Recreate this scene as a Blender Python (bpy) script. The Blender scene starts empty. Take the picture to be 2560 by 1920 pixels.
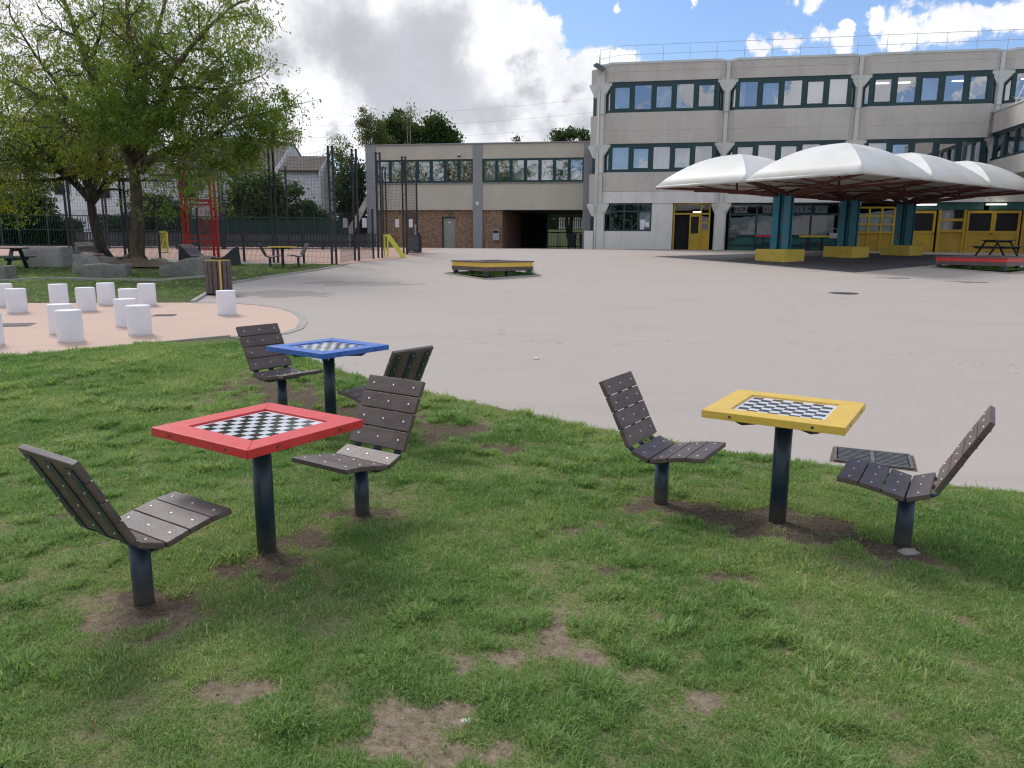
import bpy, bmesh, math, random
import numpy as np
from mathutils import Vector, Matrix
random.seed(7); rng = np.random.default_rng(7)
R = math.radians
scene = bpy.context.scene
COL = scene.collection

# ------------------------------------------------------------------ camera
F, PITCH, ROLL, EYE = 1875.0, .1874, .006, 1.656          # focal length in pixels of a 2560 px wide frame
cam_d = bpy.data.cameras.new('camera'); cam = bpy.data.objects.new('camera', cam_d); COL.objects.link(cam)
cam_d.sensor_width = 36; cam_d.lens = F / 2560 * 36; cam_d.clip_end = 3000; cam_d.clip_start = .05
cam.matrix_world = Matrix.Translation((0, 0, EYE)) @ Matrix.Rotation(math.pi/2 - PITCH, 4, 'X') @ Matrix.Rotation(ROLL, 4, 'Z')
scene.camera = cam
scene.view_settings.view_transform = 'Standard'; scene.view_settings.look = 'None'
scene.view_settings.exposure = 0.55; scene.view_settings.gamma = 1

# ------------------------------------------------------------------ node helper
class NT:
    def __init__(s, tree): s.t = tree; s.n = tree.nodes; s.l = tree.links; s.n.clear()
    def new(s, kind, **kw):
        n = s.n.new(kind)
        for k, v in kw.items(): setattr(n, k, v)
        return n
    def put(s, v, sock):
        if isinstance(v, bpy.types.NodeSocket): s.l.new(v, sock)
        elif v is not None: sock.default_value = v
    def math(s, op, a, b=None, c=None, clamp=False):
        n = s.new('ShaderNodeMath', operation=op, use_clamp=clamp); s.put(a, n.inputs[0])
        if b is not None: s.put(b, n.inputs[1])
        if c is not None: s.put(c, n.inputs[2])
        return n.outputs[0]
    def vm(s, op, a, b=None, scale=None):
        n = s.new('ShaderNodeVectorMath', operation=op); s.put(a, n.inputs[0])
        if b is not None: s.put(b, n.inputs[1])
        if scale is not None: s.put(scale, n.inputs['Scale'])
        return n.outputs['Value'] if op in ('DISTANCE', 'LENGTH', 'DOT_PRODUCT') else n.outputs[0]
    def noise(s, vec, scale, detail=4, rough=.55, color=False, dist=0):
        n = s.new('ShaderNodeTexNoise'); s.put(vec, n.inputs['Vector']); n.inputs['Scale'].default_value = scale
        n.inputs['Detail'].default_value = detail; n.inputs['Roughness'].default_value = rough; n.inputs['Distortion'].default_value = dist
        return n.outputs['Color' if color else 'Fac']
    def mr(s, v, a, b, c=0., d=1., smooth=False):
        n = s.new('ShaderNodeMapRange', interpolation_type='SMOOTHSTEP' if smooth else 'LINEAR')
        s.put(v, n.inputs[0]); n.inputs[1].default_value = a; n.inputs[2].default_value = b
        n.inputs[3].default_value = c; n.inputs[4].default_value = d
        return n.outputs[0]
    def mix(s, f, a, b, mode='MIX'):
        n = s.new('ShaderNodeMix', data_type='RGBA', blend_type=mode); s.put(f, n.inputs[0])
        for v, i in ((a, 6), (b, 7)):
            if isinstance(v, (tuple, list)): v = (*v[:3], 1)
            s.put(v, n.inputs[i])
        return n.outputs[2]

# ------------------------------------------------------------------ sky and sun
SUN_AZ, SUN_EL = -38, 46                                   # degrees from +Y towards +X, height
def dirv(az, el): return (math.sin(R(az))*math.cos(R(el)), math.cos(R(az))*math.cos(R(el)), math.sin(R(el)))
world = bpy.data.worlds.new('World'); scene.world = world; world.use_nodes = True
W = NT(world.node_tree)
sky = W.new('ShaderNodeTexSky', sky_type='NISHITA'); sky.sun_disc = False; sky.sun_elevation = R(SUN_EL); sky.sun_rotation = R(SUN_AZ)
sky.air_density = 1.0; sky.dust_density = 1.0; sky.ozone_density = 1.2
d = W.new('ShaderNodeTexCoord').outputs['Generated']
n1 = W.vm('SUBTRACT', W.noise(d, 5.0, 3, .5, True), (.5, .5, .5))
n2 = W.vm('SUBTRACT', W.noise(d, 17.0, 6, .6, True), (.5, .5, .5))
n3 = W.vm('SUBTRACT', W.noise(d, 60.0, 5, .65, True), (.5, .5, .5))
dw = W.vm('ADD', W.vm('ADD', d, W.vm('SCALE', n3, scale=.022)), W.vm('ADD', W.vm('SCALE', n1, scale=.055), W.vm('SCALE', n2, scale=.065)))
def blobs(lst, vec):
    tot = None
    for az, el, r in lst:
        v = W.mr(W.vm('DISTANCE', vec, dirv(az, el)), 0, r, 1, 0, True)
        tot = v if tot is None else W.math('ADD', tot, v)
    return tot
CLOUD = [(-17.6, 14.5, 0.131), (-16.0, 10.0, 0.116), (-11.4, 14.3, 0.154), (-7.0, 11.9, 0.154), (-2.0, 14.7, 0.093), (-1.0, 11.4, 0.1), (0.6, 14.2, 0.054), (1.8, 15.0, 0.032), (-3.7, 8.9, 0.1), (2.3, 11.1, 0.058), (4.2, 11.7, 0.046), (6.3, 12.0, 0.039), (8.6, 12.2, 0.032), (4.7, 8.9, 0.085), (-0.3, 8.3, 0.085), (-10.3, 8.7, 0.093), (-7.1, 6.0, 0.069), (-14.9, 7.0, 0.035), (-15.6, 5.5, 0.031), (-30.2, 12.6, 0.193), (-25.1, 12.1, 0.17), (-30.3, 6.8, 0.154), (-24.0, 8.6, 0.085), (16.8, 12.7, 0.02), (18.5, 12.9, 0.019), (20.3, 13.0, 0.019), (22.0, 12.7, 0.025), (22.5, 13.4, 0.015), (24.1, 14.1, 0.017), (25.8, 13.5, 0.032), (27.3, 13.6, 0.031), (29.1, 13.8, 0.032), (30.8, 13.8, 0.031), (32.4, 14.1, 0.039), (20.4, 15.1, 0.019), (18.9, 15.5, 0.017), (7.5, 16.1, 0.012), (12.6, 16.0, 0.011), (7.6, 13.0, 0.017), (-10, 32, 0.25), (18, 36, 0.2), (-45, 30, 0.3)]
GREY = [(-12.7, 14.3, 0.102), (-9.3, 11.8, 0.095), (-5.3, 14.6, 0.075), (-4.3, 10.4, 0.075), (-8.7, 8.8, 0.061), (1.3, 10.5, 0.034), (0.7, 12.5, 0.026), (-1.0, 8.6, 0.054), (4.5, 10.6, 0.02), (5.6, 8.0, 0.034), (7.0, 11.4, 0.015), (-16.5, 12.3, 0.041), (2.4, 7.7, 0.034), (-13.0, 7.4, 0.02), (-25.1, 13.2, 0.081), (-12, 30, 0.25)]
F1 = blobs(CLOUD, dw); G1 = blobs(GREY, dw)
back = W.mr(W.math('ADD', W.noise(dw, 12, 5, .6), W.mr(W.vm('DISTANCE', d, (0, 1, .25)), .6, .95, -.5, 0)), .43, .53, 0, .9)
field = W.math('ADD', F1, back)
field = W.math('ADD', field, W.math('MULTIPLY', W.math('SUBTRACT', W.noise(d, 26, 8, .72), .5), .95))
alpha = W.mr(field, .15, .62, 0, 1, True)
wisp = W.noise(d, 9, 7, .7)
g2 = W.mr(W.math('ADD', W.math('MULTIPLY', G1, .8), W.math('MULTIPLY', W.math('SUBTRACT', wisp, .5), 1.1)), .02, .95, 0, 1, True)
gb = W.mr(W.noise(dw, 4.5, 5, .6), .42, .66, 0, .7)
bsel = W.mr(W.vm('DISTANCE', d, (0, 1, .25)), .55, .9, 0, 1)
g2 = W.math('ADD', g2, W.math('MULTIPLY', gb, bsel), clamp=True)
ccol = W.mix(g2, (.74, .745, .765), (.37, .375, .405))
ccol = W.mix(W.mr(wisp, .42, .66, 0, .5), ccol, (.47, .485, .54))
skyc = W.mix(1.0, sky.outputs[0], (.072, .086, .104), 'MULTIPLY')
skyc = W.mix(W.mr(W.noise(d, 3, 5, .6), .4, .8, .1, .35), skyc, (.32, .46, .80))
allc = W.mix(alpha, skyc, ccol)
bg = W.new('ShaderNodeBackground'); W.l.new(allc, bg.inputs[0]); bg.inputs[1].default_value = 1.0
wo = W.new('ShaderNodeOutputWorld'); W.l.new(bg.outputs[0], wo.inputs[0])
world.cycles.sampling_method = 'MANUAL'; world.cycles.sample_map_resolution = 1024

sl = bpy.data.lights.new('sun', 'SUN'); sl.energy = 1.5; sl.angle = R(18); sl.color = (1, .96, .9)
so = bpy.data.objects.new('sun', sl); COL.objects.link(so)
so.rotation_euler = Vector(dirv(SUN_AZ, SUN_EL)).to_track_quat('Z', 'Y').to_euler()
scene.cycles.max_bounces = 8; scene.cycles.transparent_max_bounces = 24; scene.cycles.use_denoising = True; scene.cycles.filter_width = 1.2

# ------------------------------------------------------------------ terrain: the yard climbs gently away from the camera
GY = [-300, 6, 10, 16, 23, 30, 34, 40, 45, 60, 2000]; GZ = [0, 0, .2, .33, .52, .9, 1.07, 1.18, 1.25, 1.2, 1.2]
def g(y): return float(np.interp(y, GY, GZ))
def ray(px, py):
    x = px-1280; y = py-960; c, s = math.cos(ROLL), math.sin(ROLL); u = c*x+s*y; v = -s*x+c*y
    return (u, F*math.cos(PITCH)-v*math.sin(PITCH), -F*math.sin(PITCH)-v*math.cos(PITCH))
def at(px, py, Y):                                          # where the plane y = Y is seen at that pixel of the photograph
    q = ray(px, py); t = Y/q[1]; return Vector((q[0]*t, Y, EYE+q[2]*t))
def G(px, py):                                              # the point of the ground seen there
    q = ray(px, py); k = q[2]/q[1]; lo = 1.0
    while lo < 300 and EYE+k*lo > g(lo): lo += .02
    return at(px, py, lo)
def gz(x, y): return Vector((x, y, g(y)))

# ------------------------------------------------------------------ materials
def material(name, c1, c2=None, scale=4, rough=.7, bump=0, bscale=60, metal=0, spec=.5, coord='Object', c3=None, s3=.6, lo=.35, hi=.65, speck=None, detail=5, stretch=None):
    m = bpy.data.materials.new(name); m.use_nodes = True; N = NT(m.node_tree)
    if coord == 'World': v = N.new('ShaderNodeNewGeometry').outputs['Position']
    else: v = N.new('ShaderNodeTexCoord').outputs['Object']
    if stretch: v = N.vm('MULTIPLY', v, stretch)
    b = N.new('ShaderNodeBsdfPrincipled'); o = N.new('ShaderNodeOutputMaterial'); N.l.new(b.outputs[0], o.inputs[0])
    col = (*c1, 1)
    if c2 is not None: col = N.mix(N.mr(N.noise(v, scale, detail), lo, hi), c1, c2)
    if c3 is not None: col = N.mix(N.mr(N.noise(v, s3, 4), .45, .75, 0, .8), col, c3)
    if speck: col = N.mix(N.mr(N.noise(v, speck[0], 2), .62, .70, 0, speck[2]), col, speck[1])
    N.put(col, b.inputs['Base Color']); b.inputs['Roughness'].default_value = rough; b.inputs['Metallic'].default_value = metal
    b.inputs['Specular IOR Level'].default_value = spec
    if bump:
        bn = N.new('ShaderNodeBump'); bn.inputs['Strength'].default_value = bump; bn.inputs['Distance'].default_value = .01
        N.l.new(N.noise(v, bscale, 4), bn.inputs['Height']); N.l.new(bn.outputs[0], b.inputs['Normal'])
    m['N'] = 1
    return m
def leaf_material(name, cols, trans=.45, world_s=.5, rw=.45, tc=(1.25, 1.3, .7)):
    m = bpy.data.materials.new(name); m.use_nodes = True; N = NT(m.node_tree)
    a = N.new('ShaderNodeAttribute', attribute_name='rnd'); oi = N.new('ShaderNodeObjectInfo')
    pos = N.new('ShaderNodeNewGeometry').outputs['Position']
    ramp = N.new('ShaderNodeValToRGB'); ramp.color_ramp.elements.remove(ramp.color_ramp.elements[0])
    ramp.color_ramp.elements[0].position = 0; ramp.color_ramp.elements[0].color = (*cols[0], 1)
    for i, c in enumerate(cols[1:]): e = ramp.color_ramp.elements.new((i+1)/(len(cols)-1)); e.color = (*c, 1)
    f = N.math('ADD', N.math('MULTIPLY', a.outputs['Fac'], rw), N.math('MULTIPLY', oi.outputs['Random'], .2))
    f = N.math('ADD', f, N.mr(N.noise(pos, world_s, 3), .3, .7, -.05, .38), clamp=True)
    N.l.new(f, ramp.inputs[0])
    df = N.new('ShaderNodeBsdfPrincipled'); df.inputs['Roughness'].default_value = .55; df.inputs['Specular IOR Level'].default_value = .25
    tr = N.new('ShaderNodeBsdfTranslucent'); mx = N.new('ShaderNodeMixShader'); mx.inputs[0].default_value = trans
    N.l.new(ramp.outputs[0], df.inputs['Base Color'])
    N.l.new(N.mix(1., ramp.outputs[0], tc, 'MULTIPLY'), tr.inputs[0])
    o = N.new('ShaderNodeOutputMaterial'); N.l.new(df.outputs[0], mx.inputs[1]); N.l.new(tr.outputs[0], mx.inputs[2]); N.l.new(mx.outputs[0], o.inputs[0])
    return m
def glass_material(name, refl=.5, tint=(.75, .8, .8)):
    m = bpy.data.materials.new(name); m.use_nodes = True; N = NT(m.node_tree)
    gl = N.new('ShaderNodeBsdfGlossy'); gl.inputs['Roughness'].default_value = .015; gl.inputs[0].default_value = (.95, .97, 1, 1)
    tr = N.new('ShaderNodeBsdfTransparent'); tr.inputs[0].default_value = (*tint, 1)
    bn = N.new('ShaderNodeBump'); bn.inputs['Strength'].default_value = .12; bn.inputs['Distance'].default_value = .05
    N.l.new(N.noise(N.new('ShaderNodeNewGeometry').outputs['Position'], .7, 2), bn.inputs['Height']); N.l.new(bn.outputs[0], gl.inputs['Normal'])
    mx = N.new('ShaderNodeMixShader'); mx.inputs[0].default_value = refl
    o = N.new('ShaderNodeOutputMaterial'); N.l.new(tr.outputs[0], mx.inputs[1]); N.l.new(gl.outputs[0], mx.inputs[2]); N.l.new(mx.outputs[0], o.inputs[0])
    return m
def emit_material(name, c, s):
    m = bpy.data.materials.new(name); m.use_nodes = True; N = NT(m.node_tree)
    e = N.new('ShaderNodeEmission'); e.inputs[0].default_value = (*c, 1); e.inputs[1].default_value = s
    o = N.new('ShaderNodeOutputMaterial'); N.l.new(e.outputs[0], o.inputs[0]); return m
def brick_material(name):
    m = bpy.data.materials.new(name); m.use_nodes = True; N = NT(m.node_tree)
    v = N.new('ShaderNodeTexCoord').outputs['UV']
    br = N.new('ShaderNodeTexBrick'); N.l.new(v, br.inputs['Vector']); br.inputs['Scale'].default_value = 1
    br.inputs['Brick Width'].default_value = .23; br.inputs['Row Height'].default_value = .072; br.inputs['Mortar Size'].default_value = .008
    br.inputs['Color1'].default_value = (.27, .145, .085, 1); br.inputs['Color2'].default_value = (.145, .08, .055, 1); br.inputs['Mortar'].default_value = (.22, .17, .13, 1)
    br.inputs['Bias'].default_value = -.1
    c = N.mix(N.mr(N.noise(N.vm('MULTIPLY', v, (4.3, 13.9, 1)), 1, 0), .56, .62, 0, .7), br.outputs[0], (.40, .26, .14))
    b = N.new('ShaderNodeBsdfPrincipled'); N.l.new(c, b.inputs['Base Color']); b.inputs['Roughness'].default_value = .85
    o = N.new('ShaderNodeOutputMaterial'); N.l.new(b.outputs[0], o.inputs[0]); return m
def concrete_material(name, c1, c2, streak=.5, dark=(.16, .15, .13)):
    m = bpy.data.materials.new(name); m.use_nodes = True; N = NT(m.node_tree)
    v = N.new('ShaderNodeNewGeometry').outputs['Position']
    col = N.mix(N.mr(N.noise(v, 14, 4, .7), .3, .7), c1, c2)
    col = N.mix(N.mr(N.noise(v, .55, 4), .45, .75, 0, .35), col, dark)
    col = N.mix(N.mr(N.noise(N.vm('MULTIPLY', v, (1.7, 1.7, .18)), 1.4, 5, .65), .5, .78, 0, streak), col, dark)
    b = N.new('ShaderNodeBsdfPrincipled'); N.l.new(col, b.inputs['Base Color']); b.inputs['Roughness'].default_value = .9
    b.inputs['Specular IOR Level'].default_value = .2
    bn = N.new('ShaderNodeBump'); bn.inputs['Strength'].default_value = .4; bn.inputs['Distance'].default_value = .01
    N.l.new(N.noise(v, 40, 3), bn.inputs['Height']); N.l.new(bn.outputs[0], b.inputs['Normal'])
    o = N.new('ShaderNodeOutputMaterial'); N.l.new(b.outputs[0], o.inputs[0]); return m
def court_ground_material():
    m = bpy.data.materials.new('courtyard_asphalt'); m.use_nodes = True; N = NT(m.node_tree)
    v = N.new('ShaderNodeNewGeometry').outputs['Position']
    col = N.mix(N.mr(N.noise(v, 160, 3, .7), .3, .7), (.36, .31, .265), (.545, .485, .43))
    col = N.mix(N.mr(N.noise(N.vm('MULTIPLY', v, (.12, .5, 1)), 1, 5, .6), .45, .75, 0, .5), col, (.46, .40, .355))
    col = N.mix(N.mr(N.noise(N.vm('MULTIPLY', v, (.25, .9, 1)), 1.2, 6, .7), .52, .8, 0, .35), col, (.27, .245, .22))
    col = N.mix(N.mr(N.noise(v, 9, 5, .7), .6, .72, 0, .18), col, (.2, .18, .16))
    # dried puddle marks near the litter bin
    w = N.vm('ADD', v, N.vm('SCALE', N.vm('SUBTRACT', N.noise(v, 1.1, 4, .6, True), (.5, .5, .5)), scale=3.2))
    st = N.math('MAXIMUM', N.mr(N.vm('DISTANCE', N.vm('MULTIPLY', w, (.55, 1, 0)), (-3.1, 18.2, 0)), .75, .95, .8, 0, True),
                N.mr(N.vm('DISTANCE', N.vm('MULTIPLY', w, (.45, 1, 0)), (-2.0, 21.3, 0)), .7, .95, .65, 0, True))
    col = N.mix(N.math('MULTIPLY', st, .65), col, (.22, .19, .165))
    # fine hairline cracks
    vo = N.new('ShaderNodeTexVoronoi', feature='DISTANCE_TO_EDGE'); N.l.new(w, vo.inputs['Vector']); vo.inputs['Scale'].default_value = .16
    col = N.mix(N.mr(vo.outputs['Distance'], 0, .004, .5, 0), col, (.2, .18, .16))
    b = N.new('ShaderNodeBsdfPrincipled'); N.l.new(col, b.inputs['Base Color']); b.inputs['Roughness'].default_value = .92; b.inputs['Specular IOR Level'].default_value = .2
    bn = N.new('ShaderNodeBump'); bn.inputs['Strength'].default_value = .35; bn.inputs['Distance'].default_value = .006
    N.l.new(N.noise(v, 120, 3), bn.inputs['Height']); N.l.new(bn.outputs[0], b.inputs['Normal'])
    o = N.new('ShaderNodeOutputMaterial'); N.l.new(b.outputs[0], o.inputs[0]); return m
MT = dict(
    court=court_ground_material(),
    pad=material('pink_resin_ground', (.57, .405, .315), (.67, .505, .405), 130, .92, .3, 120, coord='World', c3=(.52, .40, .32), s3=.35, speck=(60, (.45, .28, .21), .5), spec=.2),
    sport=material('pink_court_ground', (.46, .30, .235), (.55, .37, .30), 40, .92, 0, coord='World', c3=(.42, .30, .25), s3=.3, spec=.2),
    soil=material('bare_soil', (.10, .068, .046), (.25, .185, .13), 16, .95, 1.0, 55, coord='World', c3=(.21, .155, .11), s3=1.3, spec=.1, speck=(70, (.34, .27, .2), .7), detail=8),
    thatch2=material('lawn_soil', (.10, .11, .045), (.15, .15, .07), 30, .95, 0, coord='World', spec=.1),
    thatch=material('mown_turf', (.045, .075, .02), (.10, .115, .045), 11, .95, .8, 40, coord='World', c3=(.12, .10, .055), s3=1.0, spec=.1, detail=8),
    terrain=material('far_ground', (.10, .13, .05), (.15, .14, .08), .5, .95, 0, coord='World', spec=.1),
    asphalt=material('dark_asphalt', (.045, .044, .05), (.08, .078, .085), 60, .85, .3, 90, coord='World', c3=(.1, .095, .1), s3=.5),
    kerb=concrete_material('kerb_concrete', (.36, .34, .31), (.46, .44, .40), .3),
    paving=material('brown_paving', (.21, .165, .14), (.28, .23, .2), 6, .9, .2, 40, coord='World'),
    slat=material('brown_recycled_plastic', (.092, .062, .054), (.13, .090, .079), 9, .42, .35, 70, c3=(.17, .132, .118), s3=3, stretch=(3, 1, 3), spec=.45),
    navy=material('dark_blue_powder_coat', (.010, .026, .048), (.017, .038, .064), 12, .38, .1, 50, c3=(.05, .055, .055), s3=7),
    bolt=material('galvanised_bolt', (.72, .72, .72), None, rough=.36, metal=.9),
    red=material('red_plastic', (.62, .030, .030), (.70, .042, .040), 14, .42, .35, 90, c3=(.66, .06, .055), s3=4),
    yellow=material('yellow_plastic', (.74, .47, .06), (.82, .55, .09), 14, .42, .35, 90, c3=(.78, .52, .12), s3=4),
    blue=material('blue_plastic', (.028, .12, .45), (.04, .155, .53), 14, .42, .35, 90, c3=(.06, .19, .55), s3=4),
    white_sq=material('white_board_enamel', (.80, .82, .86), (.72, .74, .78), 5, .16, 0),
    black_sq=material('black_board_enamel', (.018, .016, .016), (.05, .045, .04), 8, .13, .12, 14),
    white_c=material('white_rendered_concrete', (.84, .83, .86), (.76, .75, .78), 3, .75, .25, 60, c3=(.79, .78, .80), s3=2.2, speck=(14, (.7, .68, .66), .2)),
    stone=concrete_material('grey_granite', (.19, .185, .165), (.33, .32, .285), .45, (.06, .065, .045)),
    stone_l=concrete_material('pale_granite', (.30, .29, .26), (.43, .41, .37), .45, (.18, .17, .13)),
    panel=concrete_material('exposed_aggregate_panel', (.50, .465, .42), (.60, .56, .51), .3, (.30, .275, .255)),
    column=concrete_material('smooth_painted_concrete', (.60, .60, .56), (.70, .70, .65), .35, (.42, .42, .38)),
    whitewall=concrete_material('whitewashed_wall', (.66, .64, .61), (.76, .74, .70), .5, (.45, .42, .38)),
    coping=material('zinc_coping', (.50, .53, .53), (.58, .61, .61), 2, .5, 0, coord='World'),
    green=material('dark_green_frame', (.004, .034, .038), (.007, .046, .05), 2, .4, 0, coord='World'),
    greenp=material('green_panel', (.010, .085, .075), (.02, .12, .10), 3, .5, 0, coord='World'),
    yframe=material('yellow_joinery', (.42, .265, .012), (.50, .32, .02), 2, .5, 0, coord='World', c3=(.34, .20, .025), s3=1.4),
    ypanel=material('ochre_panel', (.34, .21, .02), (.42, .27, .04), 2, .6, 0, coord='World'),
    yplinth=material('yellow_painted_plinth', (.62, .44, .06), (.72, .53, .09), 3, .7, .2, 30, coord='World'),
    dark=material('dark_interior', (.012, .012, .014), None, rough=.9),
    room=material('classroom_wall', (.16, .155, .145), (.2, .195, .185), 1, .9, 0, coord='World'),
    curtain=material('curtain_cloth', (.40, .41, .42), (.50, .51, .53), 3, .9, 0, coord='World'),
    redcurtain=material('red_curtain_cloth', (.38, .02, .05), None, rough=.9),
    glass=glass_material('window_glass', .37), glassd=glass_material('shop_glass', .08, (.5, .55, .55)),
    beige=material('beige_render', (.50, .45, .37), (.56, .51, .43), 1.2, .85, .1, 60, coord='World', c3=(.47, .43, .36), s3=.3),
    gpil=material('grey_render', (.26, .26, .275), (.30, .30, .315), 1.5, .85, .1, 60, coord='World'),
    brick=brick_material('brown_brick'),
    doorg=material('grey_green_door', (.25, .26, .22), (.28, .29, .25), 2, .5, 0, coord='World'),
    membrane=material('white_membrane', (.82, .80, .76), (.74, .72, .66), 1.2, .5, .1, 6, coord='World', c3=(.66, .63, .54), s3=.45),
    edge=material('white_tube', (.62, .62, .58), (.5, .5, .46), 3, .4, 0, coord='World'),
    rust=material('red_oxide_steel', (.085, .018, .013), (.12, .03, .022), 3, .6, 0, coord='World'),
    teal=material('teal_painted_steel', (.018, .16, .23), (.03, .21, .28), 2, .45, 0, coord='World', c3=(.03, .14, .19), s3=1.0, speck=(2.2, (.25, .06, .02), .85)),
    redsteel=material('red_painted_steel', (.58, .018, .008), (.5, .02, .012), 2, .35, 0),
    anth=material('anthracite_steel', (.020, .024, .032), (.03, .034, .043), 2, .45, 0, coord='World'),
    gfence=material('dark_green_fence', (.008, .045, .038), (.014, .06, .048), 2, .5, 0, coord='World'),
    plank=material('grey_recycled_plank', (.055, .06, .072), (.085, .09, .10), 2, .6, 0, coord='World'),
    limey=material('lemon_painted_steel', (.66, .66, .06), (.72, .72, .1), 3, .45, 0),
    housew=material('white_house_render', (.72, .71, .72), (.80, .79, .80), .8, .9, .1, 30, coord='World', c3=(.6, .6, .6), s3=.4),
    tile=material('brown_roof_tiles', (.065, .047, .04), (.12, .088, .07), 3, .85, 0, coord='World', c3=(.05, .042, .04), s3=.5, stretch=(1, 1, 6)),
    tilered=material('dull_red_roof_tiles', (.13, .08, .07), (.19, .12, .10), 3, .85, 0, coord='World', stretch=(1, 1, 6)),
    bark=material('brown_bark', (.055, .042, .028), (.13, .10, .065), 9, .95, 1.0, 14, coord='World', c3=(.12, .10, .035), s3=1.5, stretch=(1, 1, .35)),
    barkd=material('dark_bark', (.035, .03, .025), (.085, .075, .062), 9, .95, 1.0, 14, coord='World', stretch=(1, 1, .35)),
    barkw=material('pale_bark', (.35, .33, .29), (.2, .18, .15), 5, .9, 0, coord='World'),
    grille=material('worn_iron', (.10, .10, .095), (.16, .155, .145), 20, .6, .4, 60, coord='World'),
    iron=material('cast_iron', (.035, .034, .033), (.07, .066, .06), 20, .7, .4, 60, coord='World'),
    paper=material('white_paper', (.72, .73, .75), (.66, .67, .70), 2, .7, 0, coord='World'),
    ink=material('black_ink', (.01, .01, .012), None, rough=.6),
    pinkr=material('raspberry_board', (.5, .02, .07), None, rough=.5),
    steel=material('galvanised_steel', (.42, .44, .46), (.36, .38, .4), 4, .4, 0, metal=.3),
    lamp=emit_material('lit_tube', (1, .95, .85), 2.5),
    L_ash=leaf_material('ash_leaves', [(.075, .135, .03), (.12, .195, .04), (.18, .255, .048), (.28, .31, .056), (.45, .37, .065)], .5, .55),
    L_dark=leaf_material('dark_leaves', [(.03, .058, .018), (.05, .09, .026), (.075, .12, .034), (.11, .14, .045)], .35, .4),
    L_birch=leaf_material('birch_leaves', [(.06, .08, .025), (.09, .11, .035), (.16, .16, .05), (.26, .22, .07)], .4, .4),
    L_hedge=leaf_material('hedge_leaves', [(.01, .028, .01), (.018, .045, .013), (.035, .065, .018), (.08, .11, .03)], .25, .3),
    clover=leaf_material('clover_leaves', [(.11, .24, .07), (.15, .30, .08), (.20, .36, .10)], .35, .9), deadleaf=leaf_material('dead_leaves', [(.16, .09, .04), (.30, .22, .09), (.42, .33, .14)], .2, 3.),
    crumb=material('earth_crumbs', (.10, .075, .055), (.36, .30, .23), 90, .95, 0, coord='World', spec=.1),
    L_yel=leaf_material('yellow_green_leaves', [(.07, .09, .02), (.13, .15, .03), (.22, .22, .05)], .35, .5),
    grass=leaf_material('grass_blades', [(.065, .150, .045), (.135, .26, .072), (.225, .37, .11), (.37, .48, .165), (.62, .56, .33)], .42, .9, .6, (1.15, 1.2, .75)),
)

# grime at the foot of the white drums, rubbed tops on the slats
def add_dirt(m, z0, z1, col):
    N = m.node_tree; b = [n for n in N.nodes if n.type == 'BSDF_PRINCIPLED'][0]; src = b.inputs['Base Color'].links[0].from_socket
    H = NT.__new__(NT); H.t = N; H.n = N.nodes; H.l = N.links; v = H.new('ShaderNodeTexCoord').outputs['Object']; sp = H.new('ShaderNodeSeparateXYZ'); H.l.new(v, sp.inputs[0])
    zz = H.math('ADD', sp.outputs['Z'], H.math('MULTIPLY', H.math('SUBTRACT', H.noise(v, 9, 6, .7), .5), .22)); f = H.mr(zz, z0, z1, .75, 0); H.l.new(H.mix(f, src, col), b.inputs['Base Color'])
add_dirt(MT['white_c'], -.05, .04, (.38, .33, .28)); add_dirt(MT['navy'], -.02, .16, (.17, .14, .11))
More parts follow.
